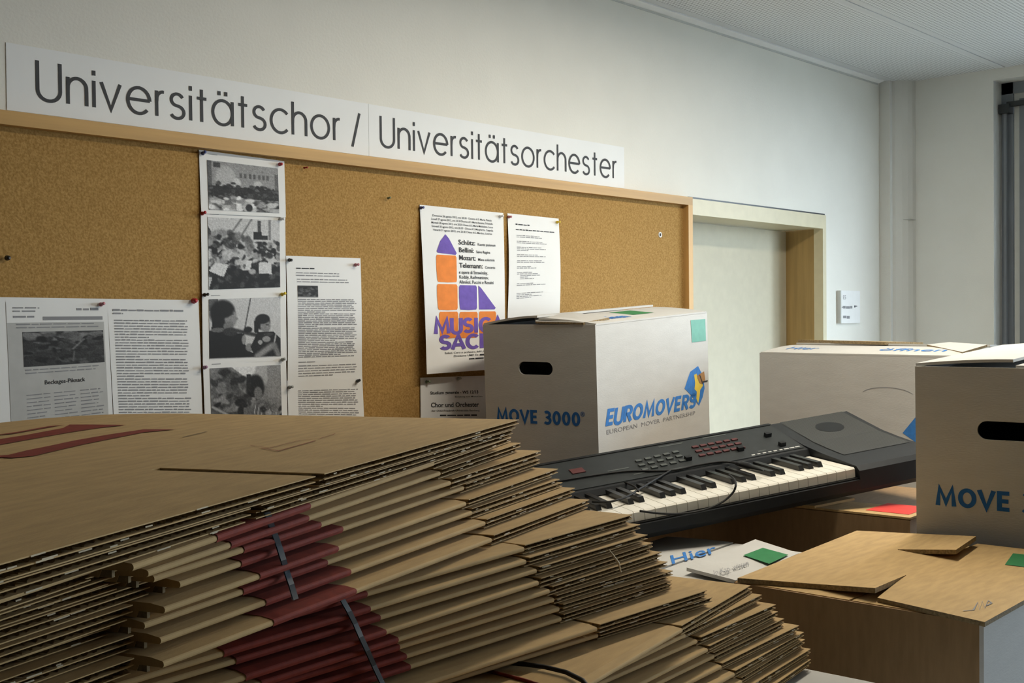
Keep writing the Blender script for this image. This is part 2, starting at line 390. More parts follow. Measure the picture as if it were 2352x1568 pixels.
# ------------------------------------------------------------------ door
dr = struct(empty('door_1', Matrix.Translation((DX0, WALL_Y, 0))))
def dbox(name, m_, x0, x1, y0, y1, z0, z1):
    b_ = MB(); b_.box(x0 - DX0, x1 - DX0, y0 - WALL_Y, y1 - WALL_Y, z0, z1); return b_.build(name, m_, dr)
dbox('frame_jamb', M['doorframe'], DX0, DX0 + .026, WALL_Y - .008, WALL_Y + .03, 0, DZ)
dbox('frame_jamb', M['doorframe'], DX1 - .026, DX1, WALL_Y - .008, WALL_Y + .03, 0, DZ)
dbox('frame_head', M['doorframe'], DX0 + .026, DX1 - .026, WALL_Y - .008, WALL_Y + .03, DZ - .052, DZ)
dbox('lining', M['reveal'], DX1 - .026, DX1 - .004, WALL_Y + .03, WALL_Y + .20, 0, DZ - .05)
dbox('lining', M['reveal'], DX0 + .004, DX0 + .026, WALL_Y + .03, WALL_Y + .20, 0, DZ - .05)
dbox('lining', M['doorframe'], DX0 + .026, DX1 - .026, WALL_Y + .03, WALL_Y + .20, DZ - .052, DZ - .03)
dbox('door_leaf', M['doorleaf'], DX0 + .028, DX1 - .029, WALL_Y + .148, WALL_Y + .19, .005, DZ - .055)
dbox('rebate', M['slatedark'], DX1 - .029, DX1 - .026, WALL_Y + .152, WALL_Y + .19, 0, DZ - .055)
dbox('handle_plate', M['silver'], DX0 + .08, DX0 + .12, WALL_Y + .140, WALL_Y + .148, .95, 1.17)
b_ = MB(); b_.tube([(.10, .14, 1.06), (.10, .09, 1.06), (.12, .085, 1.06), (.22, .085, 1.06)], .010); b_.build('handle', M['silver'], dr)
# dark strip standing in for the shadow gap over the frame
dbox('shadow_strip', M['slatedark'], DX0 + .01, DX1, WALL_Y - .003, WALL_Y + .01, DZ, DZ + .006)

# ------------------------------------------------------------------ pin board
BX0, BX1, BZ0, BZ1 = .25, 3.112, .85, CZ + .392
pb = tag(empty('pin_board', Matrix.Translation((BX0, WALL_Y, BZ0))), 'wide cork pin board in a pale oak frame along the wall', 'pin board')
def pbox(name, m_, x0, x1, y0, y1, z0, z1):
    b_ = MB(); b_.box(x0 - BX0, x1 - BX0, y0 - WALL_Y, y1 - WALL_Y, z0 - BZ0, z1 - BZ0); return b_.build(name, m_, pb)
pbox('cork_panel', M['cork'], BX0 + .02, BX1 - .02, WALL_Y - .010, WALL_Y, BZ0 + .02, BZ1 - .02)
pbox('frame_rail', M['oak'], BX0, BX1, WALL_Y - .030, WALL_Y, BZ1 - .026, BZ1)
pbox('frame_rail', M['oak'], BX0, BX1, WALL_Y - .030, WALL_Y, BZ0, BZ0 + .026)
pbox('frame_stile', M['oakv'], BX0, BX0 + .024, WALL_Y - .030, WALL_Y, BZ0 + .026, BZ1 - .026)
pbox('frame_stile', M['oakv'], BX1 - .024, BX1, WALL_Y - .030, WALL_Y, BZ0 + .026, BZ1 - .026)
CORK = WALL_Y - .010

# ------------------------------------------------------------------ banner above the board: two sheets
def banner(label, x0, x1, word, tx0, tx1, slash=None):
    z0, z1 = CZ + .398, CZ + .522
    o = tag(empty('banner_sheet', Matrix.Translation((x0, WALL_Y, z0))), label, 'banner', 'lettered sheets over the pin board')
    b_ = MB(); b_.box(0, x1 - x0, -.0012, 0, 0, z1 - z0); b_.build('paper', M['signpaper'], o)
    Ls, wdt = letters(word, .088, .185)
    s = (CZ + .498 - (CZ + .4245)); sx = (tx1 - tx0) / wdt
    for V, F in Ls:
        v, f = on_plane((V, F), Vector((tx0 - x0, -.0012, CZ + .4245 - z0)), Vector((sx, 0, 0)), Vector((0, 0, s)), Vector((0, -1, 0)))
        mesh_obj('letter', v, f, M['signink'], o)
    if slash:
        v, f, _w = stroke_text('/', .085)
        v, f = on_plane((v, f), Vector((slash - x0, -.0012, CZ + .4245 - z0)), Vector((sx, 0, 0)), Vector((0, 0, s)), Vector((0, -1, 0)))
        mesh_obj('letter', v, f, M['signink'], o)
    return o
banner('white banner sheet reading Universitätschor with a slash, over the board', .925, 1.788, 'Universitätschor', .983, 1.700, 1.738)
banner('white banner sheet reading Universitätsorchester, ending left of the door', 1.789, 2.790, 'Universitätsorchester', 1.826, 2.750)

# ------------------------------------------------------------------ sheets pinned to the cork
import numpy as np
class Sheet:
    """A sheet of paper given by four corners on (or standing off) the cork; u runs right, v runs down."""
    def __init__(s, name, label, cat, tl, tr, br, bl, off=(.002, .002, .004, .004), ext=1., curl=0., group=None, m_='paper', wave=.0015):
        P = [onwall(p, CORK - o) for p, o in zip((tl, tr, br, bl), off)]
        s.TL, s.TR = P[0], P[1]; s.BR = P[1] + (P[2] - P[1]) * ext; s.BL = P[0] + (P[3] - P[0]) * ext
        s.curl = curl; s.wave = wave; s.o = s.TL.copy(); s.ph = random.random() * 6
        s.root = tag(empty(name, Matrix.Translation(s.o)), label, cat, group)
        nu, nv = 10, 14; V = []; F = []
        for j in range(nv + 1):
            for i in range(nu + 1): V.append(s.p(i / nu, j / nv, 0))
        for j in range(nv + 1):
            for i in range(nu + 1): V.append(s.p(i / nu, j / nv, -.0004))
        n2 = (nu + 1) * (nv + 1)
        for j in range(nv):
            for i in range(nu):
                a = j * (nu + 1) + i; q = (a, a + 1, a + nu + 2, a + nu + 1); F.append(q); F.append(tuple(n2 + t for t in q[::-1]))
        o = mesh_obj('paper', V, F, M[m_], s.root)
        for p in o.data.polygons: p.use_smooth = True
    def p(s, u, v, off=.0006):
        a = s.TL.lerp(s.TR, u); b = s.BL.lerp(s.BR, u); q = a.lerp(b, v) - s.o
        w = s.wave * math.sin(3.1 * v + 2 * u + s.ph) * v + s.curl * (math.sin(math.pi * v)) * .5
        return Vector((q.x, q.y - off - max(0, w) , q.z))
    def put(s, name, VF, m_, off=.0007):                      # outlines in (u, v)
        V = [s.p(v.x, v.y, off + (v.z if len(v) > 2 else 0)) for v in VF[0]]
        if V:
            o = mesh_obj(name, V, VF[1], M[m_], s.root)
            if name in ('printed_lines', 'printed_text', 'heading', 'headline', 'caption'): o['kind'] = 'stuff'
            return o
    def text(s, t, u, v, h, bold=0., width=None, shear=0.):    # cap height h in v units; baseline at v
        V, F, w = font_text(t, bold, shear)
        W = (s.TR - s.TL).length; H = (s.BL - s.TL).length
        sy = h / .73; sx = sy * H / W
        if width: sx = width / w
        return [Vector((u + q.x * sx, v - q.y * sy)) for q in V], F
    def lines(s, u0, u1, v0, v1, n, h=.006, last=.5, word=(.03, .11), para=0, seed=1):
        rnd = random.Random(seed); V, F = [], []
        for i in range(n):
            v = v0 + (v1 - v0) * i / max(1, n - 1); u = u0; e = u1 - rnd.random() * .05
            if para and i % para == para - 1: e = u0 + (u1 - u0) * (last * .6 + rnd.random() * .5)
            while u < e - .01:
                w = min(e - u, rnd.uniform(*word)); k = len(V)
                hh = h * rnd.uniform(.75, 1.1)
                V += [Vector((u, v - hh)), Vector((u + w, v - hh)), Vector((u + w, v)), Vector((u, v))]; F.append((k, k + 1, k + 2, k + 3)); u += w + .012
        return V, F
    def rect(s, u0, v0, u1, v1, n=6):
        V, F = [], []
        for j in range(n + 1):
            for i in range(n + 1): V.append(Vector((u0 + (u1 - u0) * i / n, v0 + (v1 - v0) * j / n)))
        for j in range(n):
            for i in range(n): a = j * (n + 1) + i; F.append((a, a + 1, a + n + 2, a + n + 1))
        return V, F
    def photo(s, img, u0, v0, u1, v1, name='photograph'):
        h, w = img.shape[:2]; V, F = [], []
        for j in range(h):
            for i in range(w): V.append(s.p(u0 + (u1 - u0) * i / (w - 1), v0 + (v1 - v0) * j / (h - 1), .0008))
        for j in range(h - 1):
            for i in range(w - 1): a = j * w + i; F.append((a, a + 1, a + w + 1, a + w))
        o = mesh_obj(name, V, F, M['photo'], s.root)
        ca = o.data.color_attributes.new('print', 'FLOAT_COLOR', 'POINT')
        g = np.clip(img, 0, 1).reshape(-1, 1) if img.ndim == 2 else np.clip(img, 0, 1).reshape(-1, 3)
        lin = np.clip((g - .07) * 1.12, 0, 1) ** 2.4 * .88
        rgba = np.ones((h * w, 4), dtype=np.float32); rgba[:, :3] = lin
        ca.data.foreach_set('color', rgba.ravel())
        return o
# little painter for the black-and-white prints
class Img:
    def __init__(s, w, h, base=.7, seed=0):
        s.w, s.h = w, h; s.a = np.full((h, w), base, float); s.r = np.random.RandomState(seed)
        yy, xx = np.mgrid[0:h, 0:w]; s.x = xx / (w - 1); s.y = yy / (h - 1)
    def mix(s, m, v): s.a = s.a * (1 - m) + v * m; return s
    def ell(s, cx, cy, rx, ry, v, ang=0, soft=.25):
        c, n = math.cos(R(ang)), math.sin(R(ang)); dx, dy = s.x - cx, s.y - cy
        d = np.sqrt(((dx * c + dy * n) / rx) ** 2 + ((-dx * n + dy * c) / ry) ** 2)
        return s.mix(np.clip((1 - d) / soft + .5, 0, 1), v)
    def rect(s, x0, y0, x1, y1, v): return s.mix(((s.x >= x0) & (s.x <= x1) & (s.y >= y0) & (s.y <= y1)).astype(float), v)
    def poly(s, pts, v):
        m = np.zeros_like(s.a, bool); n = len(pts); j = n - 1
        for i in range(n):
            xi, yi = pts[i]; xj, yj = pts[j]
            m ^= ((yi > s.y) != (yj > s.y)) & (s.x < (xj - xi) * (s.y - yi) / (yj - yi + 1e-9) + xi); j = i
        return s.mix(m.astype(float), v)
    def line(s, x0, y0, x1, y1, w, v):
        dx, dy = x1 - x0, y1 - y0; t = np.clip(((s.x - x0) * dx + (s.y - y0) * dy) / (dx * dx + dy * dy), 0, 1)
        d = np.sqrt((s.x - x0 - t * dx) ** 2 + (s.y - y0 - t * dy) ** 2); return s.mix(np.clip(1.5 - d / w, 0, 1), v)
    def blobs(s, n, x0, x1, y0, y1, r0, r1, v0, v1):
        for _ in range(n):
            q = s.r.rand(7); s.ell(x0 + (x1 - x0) * q[0], y0 + (y1 - y0) * q[1], r0 + (r1 - r0) * q[2], (r0 + (r1 - r0) * q[3]) * 1.2, v0 + (v1 - v0) * q[4], q[5] * 180, .4)
        return s
    def grain(s, k=.04): s.a = np.clip(s.a + s.r.randn(s.h, s.w) * k, 0, 1); return s
def img_hall():
    m = Img(84, 60, .62, 1); m.ell(.25, .32, .14, .24, .74); m.rect(.0, 0, .05, .5, .42); m.rect(.08, .02, .18, .12, .3)
    for i in range(7): m.rect(.44 + i * .065, .2, .475 + i * .065, .3, .42)
    m.rect(.95, .15, 1, .5, .45); m.ell(.40, .40, .06, .09, .82); m.ell(.70, .42, .06, .09, .8)
    m.rect(0, .5, 1, .74, .22); m.blobs(60, 0, 1, .48, .74, .015, .05, .08, .45); m.blobs(14, 0, 1, .42, .52, .02, .04, .15, .35)
    m.rect(0, .76, 1, 1, .45); m.blobs(60, 0, 1, .72, 1, .02, .06, .15, .95); m.blobs(24, 0, 1, .8, 1., .03, .06, .6, .98)
    m.ell(.56, .92, .05, .08, .2); m.rect(.38, .84, .45, .99, .9)
    return m.grain().a
def img_orchestra():
    m = Img(84, 80, .80, 2); m.line(.25, .30, .46, 0, .012, .5); m.line(.42, .30, .60, 0, .012, .5); m.rect(.68, .02, .73, .2, .35); m.rect(.84, 0, .87, .3, .55)
    m.poly([(0, .12), (.1, .3), (0, .34)], .3); m.blobs(40, .05, .6, .2, .45, .02, .06, .2, .7); m.rect(.62, .18, .74, .30, .15); m.rect(.72, .24, .82, .3, .2)
    m.blobs(170, 0, 1, .33, .72, .012, .05, .08, .8); m.rect(0, .74, 1, 1, .12); m.blobs(80, 0, 1, .68, 1, .02, .06, .05, .38)
    m.poly([(.09, .63), (.27, .66), (.2, .83), (.0, .74)], .86); m.poly([(.52, .6), (.6, .6), (.57, .74), (.5, .73)], .85); m.poly([(.70, .62), (.87, .64), (.88, .80), (.69, .79)], .84)
    m.line(.4, .66, .48, .5, .01, .8); m.ell(.6, .76, .05, .04, .7); m.poly([(0, .82), (.05, .84), (0, 1)], .75)
    return m.grain().a
def img_violins():
    m = Img(96, 80, .80, 3); m.rect(0, 0, .12, .2, .42); m.line(.57, 0, .47, .6, .008, .3)
    m.ell(.18, .24, .17, .22, .10); m.poly([(.05, .2), (.02, .62), (.2, .62), (.24, .3)], .12)
    m.ell(.29, .33, .085, .15, .60); m.ell(.26, .46, .07, .08, .52); m.ell(.19, .19, .14, .13, .10); m.ell(.365, .34, .03, .025, .60); m.line(.28, .265, .325, .262, .008, .25)
    m.poly([(0, .52), (.25, .56), (.48, .6), (.5, .86), (.7, 1), (0, 1)], .10); m.ell(.12, .52, .1, .04, .45)
    m.ell(.28, .56, .1, .07, .25, 10); m.line(.3, .52, .75, .66, .03, .28); m.ell(.53, .53, .06, .05, .15); m.ell(.55, .83, .06, .07, .55); m.ell(.47, .70, .03, .08, .6)
    m.ell(.735, .41, .11, .13, .14); m.poly([(.62, .38), (.68, .38), (.68, .6), (.62, .58)], .14); m.ell(.78, .48, .075, .11, .58); m.ell(.74, .36, .1, .08, .14); m.line(.79, .46, .82, .46, .007, .25)
    m.poly([(.66, .58), (.9, .58), (1, .7), (1, 1), (.62, 1), (.56, .82)], .16); m.ell(.82, .62, .07, .03, .3); m.ell(.79, .70, .06, .05, .62); m.ell(.70, .75, .03, .04, .7)
    m.line(.98, .36, .90, .78, .009, .78); m.line(.66, .98, .86, .82, .05, .60); m.line(.9, .8, .96, .97, .04, .52)
    m.poly([(.0, .9), (.62, .92), (.6, 1), (0, 1)], .05)
    return m.grain(.03).a
def img_players():
    m = Img(84, 64, .55, 4); m.poly([(.3, 0), (.7, 0), (.66, .2), (.5, .18)], .9); m.ell(.72, .12, .1, .2, .72); m.rect(.8, 0, 1, .5, .6)
    m.ell(.2, .25, .14, .24, .2); m.ell(.3, .35, .16, .25, .4); m.blobs(40, .05, .5, .1, .6, .03, .08, .2, .55)
    m.ell(.62, .33, .13, .2, .14); m.ell(.66, .42, .06, .1, .5); m.rect(.5, .12, .56, .4, .2)
    m.poly([(0, .62), (.4, .7), (.6, 1), (0, 1)], .3); m.blobs(60, 0, .6, .5, 1, .03, .08, .12, .6); m.ell(.72, .78, .18, .24, .42)
    for i in range(7): m.line(.56 + .05 * i, .98, .62 + .05 * i, .6 + .02 * i, .006, .75)
    m.line(.02, .62, .3, .8, .02, .68); m.line(.92, .98, .99, .75, .02, .25); m.blobs(40, .5, 1, .6, 1, .02, .05, .15, .7)
    return m.grain().a
def img_news():
    m = Img(90, 40, .30, 5); m.blobs(30, 0, 1, 0, .35, .04, .1, .4, .62); m.blobs(80, 0, 1, .2, 1, .02, .08, .12, .45); m.line(.6, .55, .75, .25, .012, .6); m.line(.6, .9, .62, .6, .01, .5)
    return m.grain(.03).a * .9
def img_small():
    m = Img(30, 24, .25, 6); m.blobs(60, 0, 1, 0, 1, .03, .1, .08, .5); m.rect(0, .93, 1, 1, .6); return m.a

GA = 'papers pinned to the cork board'
S = Sheet('newspaper_cutting', 'white sheet with a newspaper cutting and dark photo at the left edge', 'sheet', (-75, 681), (246, 686), (259, 945), (-62, 985), ext=1.75, group=GA)
S.put('newsprint', S.rect(.255, .02, .965, .98), 'news', .0005)
S.put('white_margin', S.rect(.255, .02, .965, .115), 'paper', .0006)
S.photo(img_news(), .36, .158, .955, .318)
S.put('headline', join([S.text('Beckages-Piknack', .50, .405, .020, .012, .30)]), 'ink', .0009)
S.put('heading_bar', join([S.rect(.51, .088, .955, .105, 2)]), 'greyink', .0009)
S.put('printed_lines', join([S.lines(.30, .50, .05, .065, 2, .006, seed=3), S.lines(.76, .94, .058, .058, 1, .012, seed=4), S.lines(.30, .48, .092, .092, 1, .008, seed=5), S.lines(.32, .94, .125, .14, 2, .005, seed=6), S.lines(.37, .93, .335, .35, 2, .005, seed=7),
    S.lines(.37, .55, .45, .95, 30, .0045, seed=8), S.lines(.565, .745, .45, .95, 30, .0045, seed=9), S.lines(.76, .94, .45, .95, 30, .0045, seed=10)]), 'greyink', .001)
S = Sheet('typed_page', 'typed page full of text pinned by a red pin, beside the newspaper cutting', 'sheet', (246, 686), (456, 689), (465, 944), (260.5, 945), ext=1.55, group=GA)
S.put('printed_lines', join([S.lines(.05, .84, .068, .068, 1, .010, seed=11), S.lines(.05, .18, .086, .086, 1, .008, seed=12), S.lines(.06, .87, .125, .94, 52, .0065, para=7, seed=13)]), 'greyink')
GP = 'photo prints in the pinned column'
S = Sheet('photo_print', 'topmost photo print of the column: crowd in a bright hall', 'photo print', (457, 344), (653, 370), (656, 499), (462, 490), group=GP)
S.photo(img_hall(), .085, .145, .915, .935); S.put('caption', S.lines(.1, .25, .05, .05, 1, .01, seed=2), 'greyink')
S = Sheet('photo_print', 'second photo print of the column: orchestra seated with white music sheets', 'photo print', (461, 487), (655, 497), (657, 672), (464, 680), off=(.003, .003, .004, .004), group=GP)
S.photo(img_orchestra(), .075, .055, .925, .925); S.put('caption', S.lines(.1, .25, .022, .022, 1, .008, seed=2), 'greyink')
S = Sheet('photo_print', 'third photo print of the column: two violinists in dark clothes', 'photo print', (464, 674), (657, 668), (658, 828), (466, 835), off=(.0045, .0045, .005, .005), group=GP)
S.photo(img_violins(), .075, .085, .925, .935); S.put('caption', S.lines(.1, .25, .035, .035, 1, .01, seed=2), 'greyink')
S = Sheet('photo_print', 'lowest photo print of the column: string players, cut off by the cardboard', 'photo print', (466, 832), (657, 822), (660, 940), (470, 945), off=(.006, .006, .007, .007), ext=1.5, group=GP)
S.photo(img_players(), .075, .085, .925, .93); S.put('caption', S.lines(.1, .25, .035, .035, 1, .01, seed=2), 'greyink')
S = Sheet('text_page', 'page of text with a small dark picture, right of the photo column', 'sheet', (657, 587), (828, 593), (832, 873), (661, 880), off=(.002, .002, .006, .006), group=GA, curl=.004)
S.photo(img_small(), .135, .232, .40, .325)
S.put('heading', S.lines(.125, .40, .10, .10, 1, .010, seed=77), 'ink')
S.put('printed_lines', join([S.lines(.12, .70, .135, .155, 2, .007, seed=21), S.lines(.13, .85, .185, .205, 2, .007, seed=22), S.lines(.135, .93, .345, .80, 33, .0075, para=8, seed=23), S.lines(.135, .40, .84, .84, 1, .007, seed=24), S.lines(.135, .93, .87, .95, 5, .007, para=5, seed=25)]), 'greyink')
S = Sheet('text_page', 'lower page of text under the page with the small picture', 'sheet', (660, 874), (832, 865), (836, 950), (662, 947), off=(.0075, .0075, .008, .008), ext=2.6, group=GA)
S.put('printed_lines', S.lines(.13, .93, .13, .92, 36, .009, para=9, seed=31), 'greyink')

# concert poster
S = Sheet('concert_poster', 'concert poster MUSICA SACRA with purple and orange painted church', 'poster', (964, 470), (1156, 489), (1161, 846), (980.5, 859), off=(.002, .002, .030, .034), group=GA, curl=.004)
def blobrect(u0, v0, u1, v1, skew=0., rr=.012):
    P = [(u0 + rr, v0), (u1 - rr, v0 + skew), (u1, v0 + skew + rr), (u1 - .004, v1 - rr), (u1 - rr, v1), ((u0 + u1) / 2, v1 + .003), (u0 + rr, v1), (u0 + .003, v1 - rr), (u0 - .003, (v0 + v1) / 2), (u0, v0 + rr)]
    return [Vector(p) for p in P], [tuple(range(len(P)))]
for q_ in [([Vector((.275, .165)), Vector((.315, .19)), Vector((.40, .278)), Vector((.385, .288)), Vector((.175, .280)), Vector((.165, .27)), Vector((.21, .21))], [(0, 1, 2, 3, 4, 5, 6)]),
    blobrect(.415, .472, .635, .622), ([Vector((.655, .472)), Vector((.69, .488)), Vector((.875, .612)), Vector((.86, .622)), Vector((.66, .622))], [(0, 1, 2, 3, 4)])]: S.put('purple_shape', q_, 'purple', .0007)
for q_ in [blobrect(.155, .292, .395, .455), blobrect(.150, .468, .395, .622), blobrect(.165, .634, .395, .792), blobrect(.412, .636, .640, .795), blobrect(.658, .634, .880, .785)]: S.put('orange_shape', q_, 'orange', .0007)
def painted(word, u0, v, u1, h):
    L_, w = letters(word, .215, .13, squeeze=.95); sx = (u1 - u0) / w
    for V, F in L_: S.put('painted_letter', ([Vector((u0 + q.x * sx, v - q.y * h, q.z)) for q in V], F), 'purple', .0010)
painted('MUSICA', .105, .765, .97, .092); painted('SACRA', .165, .862, .97, .088)
tx = []
dl = ['Domenica 26 agosto 2012, ore 20.30 · Duomo di S. Maria, Pistoia', 'Lunedì 27 agosto 2012, ore 20.30 Duomo di S. Maria Assunta, Orbetello', 'Martedì 28 agosto 2012, ore 20.30 Chiesa di S. Maria Maddalena, Lucca', 'Giovedì 30 agosto 2012, ore 20.30 · Chiesa di S. Margherita, Cappella', 'Venerdì 31 agosto 2012, ore 20.30 Chiesa di S. Martino, Livorno']
for i, t in enumerate(dl): tx.append(S.text(t, .12 + (.015 if i in (0, 4) else 0), .062 + .0215 * i, .0125, .008, .74 - (.03 if i in (0, 4) else 0)))
for i, (a, c, w) in enumerate((('Schütz:', 'Kuente pasionum', .205), ('Bellini:', 'Salve Regina', .185), ('Mozart:', 'Missa solemnis', .205), ('Telemann:', 'Concerto', .29))):
    v = .222 + .0475 * i
    tx.append(S.text(a, .425, v, .031, .016, w)); tx.append(S.text(c, .425 + w + .03, v, .017, .010, [.225, .175, .21, .13][i]))
for i, t in enumerate(('e opere di Strawinsky,', 'Kodály, Rachmaninov,', 'Allmikol, Puccini e Rossini')): tx.append(S.text(t, .42, .402 + .030 * i, .021, .010, (.36, .37, .43)[i]))
tx.append(S.text('Solisti, Coro e orchestra dell Università', .22, .888, .012, .006, .62)); tx.append(S.text('Direttore: UMD Dr.', .33, .908, .012, .008, .32)); tx.append(S.lines(.66, .88, .908, .908, 1, .010, seed=81)); tx.append(S.lines(.52, .75, .928, .928, 1, .007, seed=82))
S.put('printed_text', join(tx), 'ink', .0009)
S = Sheet('programme_sheet', 'white concert programme sheet pinned right of the poster', 'sheet', (1165.5, 489.5), (1283, 502), (1284.5, 727), (1166, 741), off=(.002, .002, .005, .005), group=GA, curl=.012)
S.put('heading', join([S.lines(.14, .47, .10, .10, 1, .011, seed=78), S.lines(.14, .90, .148, .148, 1, .009, seed=79)]), 'ink')
vv = [.20, .215, .255, .27, .31, .325, .34, .38, .395, .435, .45, .49, .505, .545, .56, .575, .59, .605, .65, .665, .74, .755, .77, .785]
L_ = []
rn = random.Random(5)
for i, v in enumerate(vv): L_.append(S.lines(.15 + (.06 if i in (15, 16, 17) else 0), .15 + rn.uniform(.25, .6), v, v, 1, .006, seed=40 + i))
S.put('printed_lines', join(L_), 'greyink')
S = Sheet('course_notice', 'notice headed Studium generale, Chor und Orchester, under the poster', 'sheet', (965.5, 867), (1152, 861), (1155, 955), (966, 956), off=(.003, .003, .004, .004), ext=3., group=GA)
tx = [S.text('Studium generale - WS 12/13', .11, .145, .026, .020, .58), S.text('Einladung zum Mitmachen', .40, .175, .012, .004, .34), S.text('Chor und Orchester', .115, .255, .040, .020, .58), S.text('der Otto-Friedrich-Universität Bamberg', .12, .292, .015, .008, .58)]
tx.append(S.lines(.22, .68, .33, .33, 1, .010, seed=80))
S.put('printed_text', join(tx), 'ink')

# push pins
def pin(px, c, label, r=.0042, off=.008):
    p = onwall(px, CORK - off); b_ = MB()
    prof = [(0, 0), (r, 0), (r * 1.0, -.0025), (r * .62, -.0045), (r * .55, -.008), (r * .8, -.0095), (r * .75, -.0115), (0, -.012)]
    seg = 10; n = len(prof)
    b_.tube([(0, 0 + q[1], 0) for q in prof[1:]], [q[0] for q in prof[1:]], seg)
    o = b_.build('push_pin', M[c], None, smooth=True); o.location = (p.x, p.y + .003, p.z); tag(o, label, 'push pin', 'push pins on the board')
    o.rotation_euler = (R(random.uniform(-14, 6)), 0, R(random.uniform(-14, 14)))
pin((467, 352), 'pblue', 'dark blue push pin, top left corner of the hall photo')
pin((644, 377), 'pred', 'dark red push pin, top right corner of the hall photo')
pin((466, 490), 'pred', 'dark red push pin at the left between hall and orchestra photos')
pin((647, 502), 'pwhite', 'white push pin at the right between hall and orchestra photos')
pin((471, 677), 'pblack', 'black push pin, top left corner of the violinists photo', off=.010)
pin((649, 676), 'pyellow', 'yellow push pin, top right corner of the violinists photo', off=.010)
pin((471, 844), 'pmauve', 'mauve push pin, top left corner of the lowest photo print', off=.012)
pin((650, 826), 'pgrey', 'grey push pin, top right corner of the lowest photo print', off=.012)
pin((666, 597), 'pblack', 'black push pin, top left of the page with the small picture')
pin((818, 608), 'ppink', 'pale pink push pin, top right of the page with the small picture')
pin((667, 889), 'pgrey', 'grey push pin at the left of the lower text page', off=.013)
pin((823, 875), 'pblack', 'black push pin at the right of the lower text page', off=.013)
pin((233, 699), 'ppink', 'pink push pin over the newspaper cutting')
pin((446, 691), 'pred', 'bright red push pin, top right corner of the typed page', r=.006)
pin((968, 477), 'pblue', 'blue push pin, top left corner of the poster')
pin((1150, 497), 'pwhite', 'white push pin, top right corner of the poster')
pin((1170, 498), 'ppink', 'pink push pin, top left corner of the programme sheet')
pin((1281, 510), 'pyellow', 'yellow push pin, top right corner of the programme sheet')
pin((1171, 733), 'pblack', 'black push pin, bottom left corner of the programme sheet', off=.010)
pin((981, 877), 'pgreen', 'dull green push pin, top left corner of the course notice')
pin((1054, 870), 'pgrey', 'grey push pin at the top of the course notice')
pin((18, 592), 'pblack', 'black push pin alone in the cork at the left edge', r=.005)
pin((893, 455), 'pgreen', 'tiny dark green pin alone in the cork below the banner slash', r=.003)
pin((700, 385), 'pred', 'tiny red pin alone in the cork right of the hall photo', r=.0025)
p = onwall((1516, 539), CORK); b_ = MB(); seg = 16
for i in range(seg):
    a, c = 2 * math.pi * i / seg, 2 * math.pi * (i + 1) / seg
    for (r0, y0, r1, y1) in ((.0045, 0, .0062, -.002), (.0062, -.002, .0085, -.002), (.0085, -.002, .009, 0)):
        b_.quad([(r0 * math.cos(a), y0, r0 * math.sin(a)), (r0 * math.cos(c), y0, r0 * math.sin(c)), (r1 * math.cos(c), y1, r1 * math.sin(c)), (r1 * math.cos(a), y1, r1 * math.sin(a))])
o = b_.build('eyelet', M['trimwhite']); o.location = p; tag(o, 'small white ring eyelet in the cork near the door', 'eyelet')
b_ = MB(); b_.box(-.004, .004, -.0008, -.0002, -.004, .004); b_.build('hole', M['ink'], o)

# door plate
p0 = onwall((1922, 667)); p1 = onwall((1968, 725))
w_, h_ = p1.x - p0.x, .128
pt = tag(empty('door_plate', Matrix.Translation((p0.x, WALL_Y, p0.z - h_))), 'small white door plate with three lines, right of the door', 'door plate')
b_ = MB(); b_.box(0, .006, -.016, 0, 0, h_); b_.build('side_rail', M['stripgrey'], pt)
b_ = MB(); b_.box(.006, w_, -.014, 0, 0, h_); b_.build('plate', M['trimwhite'], pt)
parts = []
for t, x, z, s, bo in (('E5', .022, .094, .022, .01),):
    V, F, w = font_text(t, bo); parts.append(([Vector((x + q.x * s * 1.2, -.0145, z + q.y * s)) for q in V], F))
for x0, x1, z0, z1 in ((.022, .044, .058, .068), (.047, .080, .057, .067), (.083, .100, .058, .068), (.022, .050, .020, .030), (.053, .078, .018, .029)):
    parts.append(([Vector((x0, -.0145, z0)), Vector((x1, -.0145, z0)), Vector((x1, -.0145, z1)), Vector((x0, -.0145, z1))], [(0, 1, 2, 3)]))
V, F = join(parts); mesh_obj('printed_text', V, F, M['greyink'], pt)
b_ = MB(); b_.quad([(.012, -.0146, .060), (.019, -.0146, .060), (.0155, -.0146, .068)]); b_.build('arrow_mark', M['ink'], pt)
b_ = MB(); b_.box(.118, .126, -.0146, -.0142, .062, .070); b_.quad([(.126, -.0146, .066), (.142, -.0146, .066), (.142, -.0146, .069), (.126, -.0146, .069)]); b_.build('screw_mark', M['ink'], pt)

# ================================================================== TABLE UNDER THE HEAP
TZ = CZ - .87
tb = tag(empty('table', Matrix.Translation((1.65, 1.12, 0))), 'long grey laminate table carrying the heap of moving boxes', 'table')
b_ = MB(); b_.box(-1.60, 1.60, -.95, .95, TZ - .03, TZ); b_.build('table_top', M['table'], tb)
for sx in (-1, 1):
    for sy in (-1, 1):
        b_ = MB(); b_.box(sx * 1.52 - .025, sx * 1.52 + .025, sy * .88 - .025, sy * .88 + .025, 0, TZ - .03); b_.build('leg', M['slatedark'], tb)

